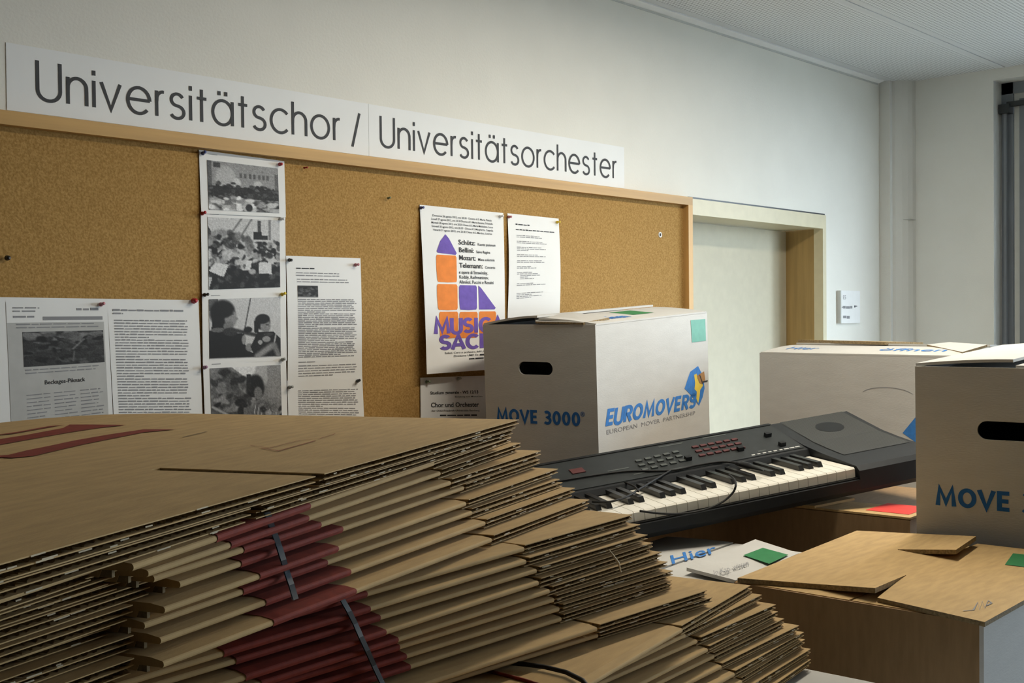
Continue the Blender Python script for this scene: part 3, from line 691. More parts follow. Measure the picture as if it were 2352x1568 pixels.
# ================================================================== MOVING BOXES
def plate_hole(b_, W, H, hc, hw, hh, t, mi=0):
    """wall in the plane x=0: y 0..W, z -H..0, stadium hole, thickness t along +x"""
    cy, cz = hc; hole = []
    r = hh / 2
    for a in range(-90, 91, 15): hole.append((cy + hw / 2 - r + r * math.cos(R(a)), cz + r * math.sin(R(a))))
    for a in range(90, 271, 15): hole.append((cy - hw / 2 + r + r * math.cos(R(a)), cz + r * math.sin(R(a))))
    outer = [(0, -H), (W, -H), (W, 0), (0, 0)]
    for x in (0, t):
        polys = [[Vector((p[0], p[1], 0)) for p in outer], [Vector((p[0], p[1], 0)) for p in hole]]
        flat = outer + hole
        for tri in geometry.tessellate_polygon(polys): b_.quad([(x, flat[i][0], flat[i][1]) for i in tri], mi)
    for lst in (outer, hole):
        for i in range(len(lst)):
            a, c = lst[i], lst[(i + 1) % len(lst)]; b_.quad([(0, a[0], a[1]), (t, a[0], a[1]), (t, c[0], c[1]), (0, c[0], c[1])], mi)
def thick(b_, pts, t, mi=0, mi2=0):
    """polygon (may be concave) given as 3D points, thickened downwards by t"""
    tri = geometry.tessellate_polygon([[Vector((p[0], p[1], 0)) for p in pts]])
    for f in tri:
        b_.quad([pts[i] for i in f], mi); b_.quad([(pts[i][0], pts[i][1], pts[i][2] - t) for i in f[::-1]], mi)
    for i in range(len(pts)):
        a, c = pts[i], pts[(i + 1) % len(pts)]
        b_.quad([a, c, (c[0], c[1], c[2] - t), (a[0], a[1], a[2] - t)], mi2)
def moving_box(label, pos, rot, L, W, H, m_='white', hole=True, lids=None, front=None, lidm=None, group='packed moving boxes', name='moving_box', inner='kraft', scale_text=1.):
    o = tag(empty(name, Matrix.Translation((pos[0], pos[1], pos[2] + CZ)) @ rotvec(rot) @ Matrix.Translation((0, 0, -H))), label, 'box', group)
    T = Matrix.Translation((0, 0, H))                         # parts keep z=0 at the top rim
    t = .005; b_ = MB()
    if hole: plate_hole(b_, W, H, (.168 * W / .318, -.104), .0975, .031, t)
    else: b_.box(0, t, 0, W, -H, 0)
    b_.box(L - t, L, 0, W, -H, 0); b_.box(t if not front else -.0005, L - t, 0 if not front else -.0005, t, -H, -.002, 1 if front else 0); b_.box(t, L - t, W - t, W, -H, -.002); b_.box(t, L - t, t, W - t, -H, -H + t)
    for p in range(2):                                        # inner short flaps, lengthened to keep light out of the body
        x0, x1 = ((.006, L * .5), (L * .5, L - .006))[p]; b_.box(x0, x1, .006, W - .006, -.016, -.012)
    body = b_.build('body', [M[m_], M[front or m_]], o); body.matrix_local = T
    o['H'] = H; del o['H']
    if lids is None: lids = ((.0, .008), (.0, .012))
    for k, (a, c) in enumerate(lids):                         # long flaps hinged on the long sides: lift at hinge, lift at the free edge
        b_ = MB(); n = 6; ys = (0, W / 2 - .002) if k == 0 else (W, W / 2 + .002)
        P = []
        for i in range(n + 1):
            f = i / n; P.append((ys[0] + (ys[1] - ys[0]) * f, a + (c - a) * math.sin(f * math.pi / 2) + .001))
        prof = P + [(q[0], q[1] - .005) for q in P[::-1]]
        b_.prism(prof, 'x', .004, L - .004); f_ = b_.build('lid_flap', [M[lidm or m_]], o); f_.matrix_local = T
    return o, T
def put_local(o, T, name, VF, m_):
    q = mesh_obj(name, VF[0], VF[1], M[m_], o)
    if name.startswith('lid_'): q.parent = [c for c in o.children if c.name.startswith('lid_flap')][0]     # printed or stuck on the lid
    else: q.matrix_local = T
    if name in ('brand_subtitle', 'handwriting') or name.endswith('_lettering'): q['kind'] = 'stuff'
    return q
def move_text(o, T, W):
    Ls, w = letters('MOVE 3000', .21, .16); s = .2357 / w * W / .318
    for V, F in Ls: put_local(o, T, 'letter', ([Vector((-.0006 - q.z, .284 * W / .318 - q.x * s, -.2355 + q.y * .0315)) for q in V], F), 'blueprint')
    V, F, w = font_text('®', .01)
    put_local(o, T, 'registered_mark', ([Vector((-.0006, .046 - q.x * .016, -.213 + q.y * .016)) for q in V], F), 'blueprint')
def euro_print(o, T):
    Ls, w = letters('EUROMOVERS', .215, .15, shear=.2); sx = (.499 - .034) / w
    for V, F in Ls: put_local(o, T, 'letter', ([Vector((.034 + q.x * sx, -.0006 - q.z, -.2370 - .0119 * (q.x / w) + q.y * .0375)) for q in V], F), 'lightblue')
    V, F, w = font_text('EUROPEAN  MOVER  PARTNERSHIP', .0); sx = .467 / w
    put_local(o, T, 'brand_subtitle', ([Vector((.035 + q.x * sx, -.0006, -.2572 - .011 * (q.x / w) + q.y * .0145)) for q in V], F), 'greyink')
    emblem(o, T)
def poly2(pts, y=-.0006): return [Vector((a, y, c)) for a, c in pts], [tuple(range(len(pts)))]
def emblem(o, T):
    put_local(o, T, 'emblem_blue', join([poly2([(.5255, -.1407), (.556, -.172), (.562, -.205), (.548, -.228), (.5265, -.247), (.505, -.232), (.470, -.208), (.4428, -.1927), (.478, -.152)])]), 'lightblue')
    put_local(o, T, 'emblem_yellow', join([poly2([(.500, -.162), (.515, -.160), (.520, -.175), (.545, -.178), (.552, -.196), (.534, -.206), (.530, -.222), (.520, -.240), (.510, -.226), (.514, -.208), (.500, -.200), (.505, -.184)], -.0010)]), 'yellow')
    put_local(o, T, 'emblem_brown', join([poly2([(.516, -.166), (.560, -.158), (.566, -.182), (.548, -.192), (.528, -.186)], -.0014)]), 'brown')
    put_local(o, T, 'emblem_line', join([poly2([(.530, -.166), (.534, -.164), (.552, -.190), (.548, -.192)], -.0017), poly2([(.552, -.184), (.580, -.184), (.580, -.187), (.552, -.187)], -.0017)]), 'ink')

L0, W0, H0 = .589, .318, .34
o, T = moving_box('white moving box lettered MOVE 3000 and EUROMOVERS, standing against the pin board', (2.050, 1.651, -.010), (.56, -2.83, 8.01), L0, W0, H0, lids=((.001, .014), (.002, .020)))
move_text(o, T, W0); euro_print(o, T)
put_local(o, T, 'mint_sticker', poly2([(.4878, -.0168), (.5759, -.0181), (.5769, -.0769), (.4924, -.0756)], -.0008), 'teal')
def lid_z(y, W, a, c):
    f = min(1, y / (W / 2)); return a + (c - a) * math.sin(f * math.pi / 2) + .0018
put_local(o, T, 'lid_sticker', ([Vector((x, y, lid_z(y, W0, .001, .014))) for x, y in ((.27, .05), (.38, .05), (.38, .12), (.27, .12))], [(0, 1, 2, 3)]), 'green')
v, f, w = font_text('öffnen', .02)
put_local(o, T, 'lid_lettering', ([Vector((.10 + q.x * .05, .03 + q.y * .05, lid_z(.03 + q.y * .05, W0, .001, .014))) for q in v], f), 'lightblue')
# torn, lifted inner flap edge over the short end
b_ = MB(); thick(b_, [(-.002, .03, .005), (.10, .02, .011), (.13, .14, .023), (.05, .20, .016), (-.004, .16, .008)], .005, 0, 1); q = b_.build('loose_flap', [M['white'], M['kraftdark']], o); q.matrix_local = T

o2, T = moving_box('white moving box lettered MOVE, cut off by the right edge', (1.941, .520, -.085), (.3, -1.8, 6.3), L0, W0, H0, lids=((.001, .003), (.004, .013)))
move_text(o2, T, W0)
v, f, w = font_text('öffnen', .02)
put_local(o2, T, 'lid_lettering', ([Vector((.50 - q.y * .05, .02 + q.x * .05, .005)) for q in v], f), 'lightblue')

o3, T = moving_box('white moving box with öffnen on its lid, in front of the door', (2.810, 1.678, -.095), (0, 0, -97.6), L0, W0, H0, lids=((.001, .018), (.003, .024)))
for t_, x0, s_ in (('Hier', .05, .055), ('öffnen', .34, .076)):
    v, f, w = font_text(t_, .004)
    put_local(o3, T, 'lid_lettering', ([Vector((x0 + q.x * s_, .045 + q.y * .055, lid_z(.045 + q.y * .055, W0, .001, .018))) for q in v], f), 'lightblue')
emblem(o3, T)
V, F = join([ribbon(arc(.40, -.103, .075, .022, 20, 160), .0016)]); put_local(o3, T, 'handle_crease', ([Vector((q.x, -.0006, q.y)) for q in V], F), 'greyink')
b_ = MB(); thick(b_, [(.005, .168, .034), (.30, .150, .030), (.32, .30, .026), (.02, .31, .028)], .008, 0, 1); q = b_.build('loose_flap', [M['kraft'], M['kraftdark']], o3); q.matrix_local = T
b_ = MB(); thick(b_, [(.585, .03, .010), (.42, .15, .024), (.46, .19, .030), (.60, .12, .026)], .006, 0, 1); q = b_.build('loose_flap', [M['white'], M['kraftdark']], o3); q.matrix_local = T

# brown box under the keyboard, red sticker
Z4 = -.398
A4, B4 = at((1802, 1164), Z4), at((2086, 1195), Z4)
d4 = (A4 - B4); yaw4 = math.degrees(math.atan2(d4.y, d4.x)) - 90
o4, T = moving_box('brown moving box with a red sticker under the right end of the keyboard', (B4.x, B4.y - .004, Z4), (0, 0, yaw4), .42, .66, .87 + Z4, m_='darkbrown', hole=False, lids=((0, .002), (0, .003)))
b_ = MB(); b_.box(.0, .12, .0, .40, .002, .006); q = b_.build('tuck_flap', M['kraft'], o4); q.matrix_local = T
b_ = MB(); b_.box(.03, .14, .015, .105, .0064, .0068); q = b_.build('red_sticker', M['redlabel'], o4); q.matrix_local = T
b_ = MB(); thick(b_, [(-.004, .20, .010), (.11, .165, .016), (.12, .40, .012), (-.004, .42, .008)], .005); q = b_.build('loose_flap', M['kraft'], o4); q.matrix_local = T

# white box with the Hier flap and green sticker
Z5 = -.445
A5 = at((1735, 1238), Z5 + .012)
o5, T = moving_box('white moving box with a Hier flap and green sticker, below the keyboard', (A5.x - .53, A5.y - .17, Z5), (0, 0, 6), .53, .30, .87 + Z5, hole=False, lids=((0, .002), (0, .004)))
inv = (o5.matrix_world @ T).inverted()
fp = [at(p, Z5 + z) for p, z in (((1735, 1238), .020), ((1835, 1270), .020), ((1690, 1332), .012), ((1577, 1303), .016))]
fl = [inv @ p for p in fp]
b_ = MB(); thick(b_, [tuple(p) for p in fl], .006); q = b_.build('loose_flap', M['white'], o5); q.matrix_local = T
g = [inv @ at(p, Z5 + z) for p, z in (((1752, 1259), .0205), ((1811, 1275), .0205), ((1767, 1296), .0195), ((1707, 1276), .0195))]
put_local(o5, T, 'green_sticker', ([p + Vector((0, 0, .0012)) for p in g], [(0, 1, 2, 3)]), 'green')
h0, h1, h2 = (inv @ at(p, Z5 + .005) for p in ((1540, 1297), (1648, 1268), (1533, 1270)))
v, f, w = font_text('Hier', .008)
put_local(o5, T, 'hier_lettering', ([h0 + (h1 - h0) * (q.x / w) + (h2 - h0) * (q.y / .73 * .75) + Vector((0, 0, .0008)) for q in v], f), 'lightblue')
hw0, hw1, hw2 = (inv @ at(p, Z5 + .0175) for p in ((1640, 1323), (1722, 1298), (1634, 1312)))
v, f, w = font_text('In Kap. wissen', 0, .3)
put_local(o5, T, 'handwriting', ([hw0 + (hw1 - hw0) * (q.x / w) + (hw2 - hw0) * (q.y / .73) + Vector((0, 0, .0014)) for q in v], f), 'greyink')

# big brown box at the lower right with interlocked flaps
Z6 = -.378
N6, A6, Bk6 = at((2259, 1432), Z6), at((1697, 1327), Z6), at((1968, 1218), Z6)
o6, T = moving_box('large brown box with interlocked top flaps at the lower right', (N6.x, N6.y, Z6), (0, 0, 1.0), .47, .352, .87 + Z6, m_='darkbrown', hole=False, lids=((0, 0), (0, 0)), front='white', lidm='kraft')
inv = (o6.matrix_world @ T).inverted()
fv = {k: tuple(inv @ at(p, Z6 + z)) for k, (p, z) in dict(A=((1694, 1327), .0085), B=((1968, 1218), .0085), H=((2085, 1224), .0085), C=((2242, 1231), .024), D=((2196, 1262), .024), E=((2062, 1261), .0080), F=((2081, 1320), .0080), J=((1880, 1341), .0085), G=((2010, 1350), .019)).items()}
b_ = MB(); thick(b_, [fv[k] for k in 'ABHEFJ'], .007, 0, 1); thick(b_, [fv[k] for k in 'HCDE'], .007, 0, 1); thick(b_, [fv[k] for k in 'JFG'], .007, 0, 1)
q = b_.build('locking_flap', [M['kraft'], M['kraftdark']], o6); q.matrix_local = T
bq = [tuple(inv @ at(p, Z6 + .0072)) for p in ((2055, 1262), (2190, 1270), (2245, 1248), (2420, 1268), (2420, 1340), (2262, 1428), (2015, 1372), (2078, 1322))]
b_ = MB(); thick(b_, bq, .006, 0, 1); q = b_.build('locking_flap', [M['kraft'], M['kraftdark']], o6); q.matrix_local = T
g = [inv @ at(p, Z6 + .0080) for p in ((2327, 1270), (2400, 1278), (2395, 1306), (2308, 1296))]
put_local(o6, T, 'green_sticker', (g, [(0, 1, 2, 3)]), 'green')
# scribble
S_ = [(2212, 1402), (2236, 1400), (2246, 1382), (2250, 1400), (2256, 1380), (2262, 1396), (2270, 1378), (2278, 1384), (2266, 1390)]
V, F = [], []
pp = [inv @ at(p, Z6 + .0080) for p in S_]
v, f = ribbon([(p.x, p.y) for p in pp], .0022); put_local(o6, T, 'pencil_scribble', ([Vector((q.x, q.y, .0080)) for q in v], f), 'greyink')

# white box at the bottom edge
Z7 = -.425
P7 = at((1835, 1532), Z7)
o7, T = moving_box('white box whose lid corner shows at the bottom edge', (P7.x - .50, P7.y - .30, Z7), (0, 0, 0), .50, .30, .87 + Z7, hole=False, lids=((0, .002), (0, .002)))

# boxes that carry the upper ones
HB = 'carrying boxes low in the heap'
def carry(label, x0, x1, y0, y1, ztop, yaw=0):
    cx, cy = (x0 + x1) / 2, (y0 + y1) / 2; L, W = x1 - x0, y1 - y0
    c_, s_ = math.cos(R(yaw)), math.sin(R(yaw))
    p = (cx - c_ * L / 2 + s_ * W / 2, cy - s_ * L / 2 - c_ * W / 2, ztop)
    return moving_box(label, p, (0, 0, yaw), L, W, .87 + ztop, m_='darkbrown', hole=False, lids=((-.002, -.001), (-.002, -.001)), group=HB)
carry('plain brown box carrying the EUROMOVERS box by the board', 2.06, 2.60, 1.72, 2.03, -.362, 8)
carry('plain brown box carrying the cut-off MOVE box', 1.985, 2.47, .57, .84, -.432, 6.3)
carry('plain brown box carrying the box in front of the door', 2.79, 3.09, 1.10, 1.62, -.437, -7.6)
carry('plain brown box under the left end of the keyboard', 1.36, 1.70, 1.42, 1.66, -.492)
carry('plain brown box added behind the keyboard to darken the gap below it', 1.52, 2.02, 1.80, 2.08, -.372)  # carries nothing; blocks the bright wall so the gap stays dark
carry('plain brown box under the flattened cartons', .42, 1.18, .84, 1.22, -.437, 10)

# ================================================================== FLATTENED CARTONS
HP, TP = .105, .0105
CT = TP * .92
def corr(b_, x0, x1, y0, y1, z0, z1, period=.0075, seed=0, nx=1, ny=1):
    """corrugated sheet whose cut edge lies at y0: two liners, a wave between them, solid behind"""
    rnd = random.Random(seed); l = .0007; dep = .010
    def slab(ya, yb, za, zb, mi):
        n = len(b_.v)
        for j in range(ny + 1):
            for i in range(nx + 1):
                x = x0 + (x1 - x0) * i / nx; y = ya + (yb - ya) * j / ny; b_.v.append((x, y, zb)); b_.v.append((x, y, za))
        def id_(i, j, k): return n + 2 * (j * (nx + 1) + i) + k
        for j in range(ny):
            for i in range(nx):
                b_.f.append((id_(i, j, 0), id_(i + 1, j, 0), id_(i + 1, j + 1, 0), id_(i, j + 1, 0))); b_.m.append(mi)
                b_.f.append((id_(i, j, 1), id_(i, j + 1, 1), id_(i + 1, j + 1, 1), id_(i + 1, j, 1))); b_.m.append(mi)
        for i in range(nx):
            for j in (0, ny): b_.f.append((id_(i, j, 0), id_(i, j, 1), id_(i + 1, j, 1), id_(i + 1, j, 0))); b_.m.append(mi)
        for j in range(ny):
            for i in (0, nx): b_.f.append((id_(i, j, 0), id_(i, j + 1, 0), id_(i, j + 1, 1), id_(i, j, 1))); b_.m.append(mi)
    slab(y0, y1, z1 - l, z1, 0); slab(y0, y1, z0, z0 + l, 0)
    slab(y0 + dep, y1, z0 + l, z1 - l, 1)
    m = max(8, int((x1 - x0) / period * 6)); n = len(b_.v); zc = (z0 + z1) / 2; am = (z1 - z0) / 2 - l
    ph = rnd.random() * 6; cr = 1.
    for i in range(m + 1):
        x = x0 + (x1 - x0) * i / m
        if rnd.random() < .06: cr = rnd.uniform(.35, 1)
        z = zc + am * cr * math.sin(x / period * 2 * math.pi + ph); yo = y0 + .0004 + rnd.random() * .0022
        b_.v.append((x, yo, z)); b_.v.append((x, y0 + dep, z))
    for i in range(m): b_.f.append((n + 2 * i, n + 2 * i + 1, n + 2 * i + 3, n + 2 * i + 2)); b_.m.append(1)
    # frayed scraps standing out of the edge
    for _ in range(int((x1 - x0) / .02)):
        x = rnd.uniform(x0, x1 - .01); w = rnd.uniform(.003, .012); z = rnd.uniform(z0, z1)
        if rnd.random() < .3: b_.quad([(x, y0 - .0006, z - .0005), (x + w, y0 - .0012, z - .0002), (x + w, y0 - .001, z + .0005), (x, y0 - .0004, z + .0003)], 2)
KM = None
FRONT = {}
def flat_carton(label, group, idx, PM, PR, PL=None, fold=.43, flap=None, depth=.42, red=None, seed=0, zoff=0.):
    Z = -(HP + TP * idx) + zoff
    pm, pr = at(PM, Z), at(PR, Z)
    dirn = (pr - at(PL, Z)) if PL else (pr - pm)
    dirn.z = 0
    if PL: fold = (pm - at(PL, Z)).length
    fl = flap or (pr - pm).length
    FRONT[idx] = frame(pm, dirn)
    o = tag(empty('flattened_carton', frame(pm, dirn)), label, 'carton', group)
    rnd = random.Random(seed); r = CT / 2
    rn = r * .46; zc = -r * .70                               # the crease is thinner than the board behind it
    prof = [(.011, 0)] + [(rn - rn * math.sin(R(a)), zc + rn * math.cos(R(a))) for a in range(25, 156, 26)] + [(.020, -1.16 * r), (.022, -2 * r), (depth, -2 * r), (depth, 0)]
    b_ = MB(); b_.prism(prof, 'x', -fold, 0); b_.box(-fold + .0005, -fold + .003, .014, .06, -2 * r, -.0003, 1); fp_ = b_.build('folded_panel', [M['kraft'], M['kraftdark']], o)
    if red:
        pr2 = [(q[0] - .0005, q[1]) for q in prof[:8]]
        b_ = MB(); n = len(pr2)
        for x in red:
            for q in pr2: b_.v.append((x, q[0], q[1] + (.0004 if q[1] > -r else -.0004)))
        for i in range(n - 1): b_.f.append((i, i + 1, n + i + 1, n + i)); b_.m.append(0)
        b_.quad([(red[0], pr2[0][0], .0004), (red[1], pr2[0][0], .0004), (red[1], .06, .0004), (red[0], .06, .0004)])
        b_.build('red_band', M['redprint'], fp_)
    for side in (1, -1):
        for lay in (0, 1):
            jit = rnd.uniform(.0, .004) + .003 * lay + (.016 if side < 0 else 0); e = fl + rnd.uniform(-.006, .002)
            x0, x1 = (.004 + rnd.random() * .004, e) if side > 0 else (-fold - fl, -fold - .005 - rnd.random() * .004)
            z1 = -lay * CT / 2 - .0001; z0 = z1 - CT / 2 + .0003
            b_ = MB(); corr(b_, x0, x1, jit, depth - .01, z0, z1, seed=seed * 7 + lay * 3 + side)
            b_.build('flap', [M['kraft'], M['kraftdark'], M['fibre']], o)
    return o
ORD = ['first', 'second', 'third', 'fourth', 'fifth', 'sixth', 'seventh', 'eighth', 'ninth', 'tenth']
# upper bundle: six measured cartons under two more
B1 = [((330, 1290), (998, 1056), (1192, 995)), ((334, 1303), (1012, 1079), (1196, 1016)), ((336, 1315), (1036, 1101), (1235, 1034)), ((409, 1330), (1066, 1113), (1239, 1054)), ((349, 1385), (1071, 1149), (1264, 1075)),
      ((328, 1424), (1085, 1170), (1294, 1098)), ((362, 1458), (1115, 1194), (1320, 1119)), ((349, 1509), (1130, 1232), (1339, 1146))]
RED1 = [((520, 1225), (690, 1151)), ((530, 1240), (705, 1180)), ((541, 1250), (715, 1194)), ((545, 1283), (758, 1204)), ((554, 1309), (732, 1247)), ((549, 1347), (735, 1281)), ((583, 1370), (767, 1300)), ((566, 1411), (771, 1343))]
for i, (a, m_, c) in enumerate(B1):
    Z = -(HP + TP * (i + 2)); fr = frame(at(m_, Z), (at(c, Z) - at(a, Z)) * Vector((1, 1, 0)).length / 1.0).inverted()
    xa, xb = (fr @ at(RED1[i][0], Z)).x, (fr @ at(RED1[i][1], Z)).x
    flat_carton('red-banded flattened carton, %s from the top in the upper strapped bundle' % ORD[i], 'flattened cartons of the upper bundle', i + 2, m_, c, PL=a, red=(xa, xb), seed=10 + i)
B2 = [((1205, 1253), (1460, 1181)), ((1209, 1282), (1476, 1202)), ((1233, 1303), (1493, 1226)), ((1238, 1331), (1505, 1246)), ((1263, 1350), (1525, 1267)), ((1273, 1370), (1537, 1290)), ((1285, 1391), (1546, 1311)), ((1290, 1414), (1554, 1331))]
for i, (m_, c) in enumerate(B2):
    flat_carton('red-banded flattened carton, %s from the top in the middle strapped bundle' % ORD[i], 'flattened cartons of the middle bundle', i + 10, m_, c, red=(-.36 + .004 * i, -.213 + .002 * i), seed=30 + i, fold=.44, depth=.40)
for i, (m_, c) in enumerate((((1372, 1437), (1632, 1354)), ((1374, 1452), (1640, 1371)))):
    flat_carton('loose flattened carton, %s of the two between the middle and lower bundles' % ('upper', 'lower')[i], 'loose flattened cartons', i + 18, m_, c, seed=50 + i, fold=.44, depth=.38, red=(-.41, -.35))
B3 = [((1568, 1440), (1733, 1343)), ((1575, 1452), (1753, 1365)), ((1602, 1466), (1784, 1387)), ((1626, 1486), (1790, 1403)), ((1641, 1501), (1809, 1420)), ((1658, 1525), (1841, 1435)), ((1688, 1542), (1848, 1452)), ((1705, 1559), (1857, 1467)), ((1730, 1576), (1872, 1488)), ((1745, 1596), (1866, 1512))]
for i, (m_, c) in enumerate(B3):
    flat_carton('flattened carton, %s from the top in the lowest bundle' % ORD[i], 'flattened cartons of the lowest bundle', i + 20, m_, c, seed=70 + i, fold=.44, depth=.34)

# the two cartons on top, turned so that their flap edges face forward
P1 = at((1192, 963), -HP); SL = at((735, 1090), -HP)
fr = frame(P1, (P1 - SL) * 1.0)
XS = -(P1 - SL).length                                      # the slot
def droop(p):
    k = max(0., p.y - .40); return Vector((p.x, p.y, p.z - .20 * k * k))
def top_carton(label, dz, dy, xs, x_end, seed, xr=0.):
    o = tag(empty('flattened_carton', fr @ Matrix.Translation((0, 0, -dz))), label, 'carton', 'turned cartons on top of the pile')
    fd = .134
    for lay in (0, 1):
        z1 = -lay * CT / 2; z0 = z1 - CT / 2 + .0003
        for k, (x0, x1) in enumerate(((xs + .0065, xr), (x_end, xs - .0065))):
            b_ = MB(); corr(b_, x0, x1, dy + .004 * lay, dy + fd, z0, z1, seed=seed + k + 5 * lay); b_.build('flap', [M['kraft'], M['kraftdark'], M['fibre']], o)
    b_ = MB(); n = 14
    top = [(dy + fd + (.88 - fd) * i / n, 0) for i in range(n + 1)]
    prof = top + [(q[0], -CT) for q in top[::-1]]
    b_.prism(prof, 'x', x_end, xr); b_.build('panel', [M['kraft']], o, fn=droop)
    return o
oA = top_carton('flattened carton on top of the pile with a slot and red print', 0, 0, XS, -.92, 90)
oB = top_carton('flattened carton directly beneath the slotted top carton', TP, .006, XS - .075, -.92, 95, -.004)
inv = oA.matrix_world.inverted()
def on_top(pts, name, m_, w=None):
    V = []
    for p in pts:
        q = inv @ at(p, -HP)
        for _ in range(3):
            Zd = droop(Vector((q.x, q.y, 0))).z; q = inv @ at(p, -HP + Zd)
        V.append(Vector((q.x, q.y, Zd + .0007)))
    if w:
        v, f = ribbon([(q.x, q.y) for q in V], w); return mesh_obj(name, [Vector((q.x, q.y, droop(Vector((q.x, q.y, 0))).z + .0007)) for q in v], f, M['redprint' if m_ is None else m_], oA)
    tri = geometry.tessellate_polygon([[Vector((q.x, q.y, 0)) for q in V]])
    return mesh_obj(name, V, [tuple(t) for t in tri], M[m_], oA)
on_top([(-40, 1016), (60, 1000), (145, 984), (160, 976), (215, 976), (290, 977), (225, 984), (160, 994), (80, 1008), (-40, 1030)], 'red_print', 'redprint')
on_top([(-40, 1050), (30, 1053), (80, 1048), (130, 1036), (190, 1022), (260, 1008), (330, 994), (405, 987), (330, 987), (250, 999), (170, 1013), (110, 1026), (60, 1036), (20, 1046)], 'red_print', 'redprint')
on_top([(-40, 1004), (30, 997), (110, 983), (150, 976), (110, 980), (40, 993)], 'red_print', 'redprint')
on_top([(420, 1005), (475, 992)], 'print_line', 'kraftdark', .002)
on_top([(600, 1030), (640, 1037), (725, 1013)], 'print_line', 'redprint', .0016)
on_top([(575, 1024), (620, 1030), (690, 1012), (735, 1008), (770, 997)], 'print_line', 'redprint', .0009)
on_top([(410, 976), (470, 968), (560, 958)], 'print_line', 'kraftdark', .0009)

# straps and cord
def front_point(px, idx, off=.0030):                         # point seen at a pixel on the front plane of one carton
    fm = FRONT[idx]; fi = fm.inverted(); e = fi @ Vector((0, 0, CZ)); d = fi.to_3x3() @ ray(px); t = (-off - e.y) / d.y
    return fm @ (e + d * t)
def strap(name, label, pts, idxs, w, m_):
    out = Vector((.33, -.94, 0)).normalized(); dirn = Vector((.94, .33, 0)).normalized()
    P = [front_point(p, i) for p, i in zip(pts, idxs)]
    b_ = MB()
    for i in range(len(P) - 1):
        a, c = P[i], P[i + 1]
        for o_ in (0, .0010):
            b_.quad([a - dirn * w / 2 - out * o_, a + dirn * w / 2 - out * o_, c + dirn * w / 2 - out * o_, c - dirn * w / 2 - out * o_])
    o = b_.build(name, M[m_]); tag(o, label, 'strap', 'straps round the bundles'); return o
strap('packing_strap', 'blue grey strap round the upper bundle, crossing its red bands', [(615, 1176), (622, 1200), (632, 1226), (642, 1254), (652, 1286), (661, 1316), (670, 1342), (680, 1376)], [2, 3, 4, 5, 6, 7, 8, 9], .0062, 'strap')
strap('packing_strap', 'dark strap round the middle bundle, right of its red bands', [(787, 1376), (803, 1404), (817, 1432), (830, 1462), (845, 1494), (860, 1528), (876, 1562), (892, 1596)], [10, 11, 12, 13, 14, 15, 16, 17], .0062, 'cord')
b_ = MB(); cp = [at(p, -(HP + TP * 20) + .004) for p in ((1150, 1520), (1205, 1525), (1250, 1531), (1300, 1543), (1338, 1562), (1352, 1580))]
b_.tube(cp, .0022, 8); tag(b_.build('cord', M['cord'], smooth=True), 'thin black cord across the top of the lowest bundle', 'cord')
b_ = MB(); cp = [at(p, -(HP + TP * 20) + .0015) for p in ((1120, 1540), (1160, 1550), (1200, 1560), (1250, 1576))]
b_.tube(cp, .0016, 6); tag(b_.build('cord', M['redprint'], smooth=True), 'thin dark red printed edge at the bottom, on the lowest bundle', 'cord')  # red printed edge, shaped as a thin tube
b_ = MB(); cp = [at((1385, 1270), -(HP + TP * 12.5)) + Vector((.002, -.006, .004)), at((1400, 1290), -(HP + TP * 13.5)) + Vector((.002, -.010, 0)), at((1413, 1312), -(HP + TP * 14.6)) + Vector((.002, -.006, 0))]
b_.tube(cp, [.0008, .0012, .0007], 6); tag(b_.build('cardboard_sliver', M['fibre'], smooth=True), 'pale paper sliver hanging on the middle bundle edge', 'sliver')

# ================================================================== KEYBOARD
KW = .0235
KM = Matrix.Translation((2.207, 1.096, -.308 + CZ)) @ rotvec((1.58, -6.58, -24.78))
kb = tag(empty('electronic_keyboard', KM), 'black electronic keyboard with white and black keys lying across boxes', 'keyboard')
KI = KM.inverted(); EYE = KI @ Vector((0, 0, CZ))
def kpt(px, n, off):                                         # point seen at a pixel on a plane of the keyboard's own frame
    d = KI.to_3x3() @ ray(px); n = Vector(n); t = (off - n.dot(EYE)) / n.dot(d); return EYE + d * t
def pz(y): return .014 + (y - .158) * .275
b_ = MB(); b_.prism([(-.012, -.024), (-.012, -.044), (.006, -.058), (.305, -.060), (.318, -.01), (.312, .046), (.296, .052), (.158, .014), (.152, .002), (.152, -.022)], 'x', -.850, .003); b_.build('body', M['kb'], kb)
endp = [(-.012, -.044), (.006, -.058), (.305, -.060), (.318, -.01), (.312, .046), (.300, .049), (.178, .021), (.128, .014), (.09, .010), (0, .003), (-.010, -.006)]
for x0, x1 in ((.003, .222), (-1.069, -.850)):
    b_ = MB(); b_.prism(endp, 'x', x0, x1); b_.build('end_block', M['kb'], kb)
    a, c = (x0 + .030, x1 - .012) if x0 > 0 else (x0 + .012, x1 - .030)
    g = [(.302, .0497), (.178, .0222), (.128, .0152), (.09, .0112), (.075, .0098)]
    b_ = MB()
    for i in range(len(g) - 1): b_.quad([(a, *g[i]), (c, *g[i]), (c, *g[i + 1]), (a, *g[i + 1])])
    for i in range(len(g) - 1): b_.quad([(a, g[i][0], g[i][1] - .004), (c, g[i][0], g[i][1] - .004), (c, g[i + 1][0], g[i + 1][1] - .004), (a, g[i + 1][0], g[i + 1][1] - .004)])
    b_.build('speaker_grille', M['grille'], kb)
    b_ = MB(); cx = (a + c) / 2; nv = 20
    b_.quad([(cx + .034 * math.cos(2 * math.pi * i / nv), .235 + .027 * math.sin(2 * math.pi * i / nv), .0497 + (.235 + .027 * math.sin(2 * math.pi * i / nv) - .302) * .2218 + .0007) for i in range(nv)])
    b_.build('speaker_mark', M['kb2'], kb)
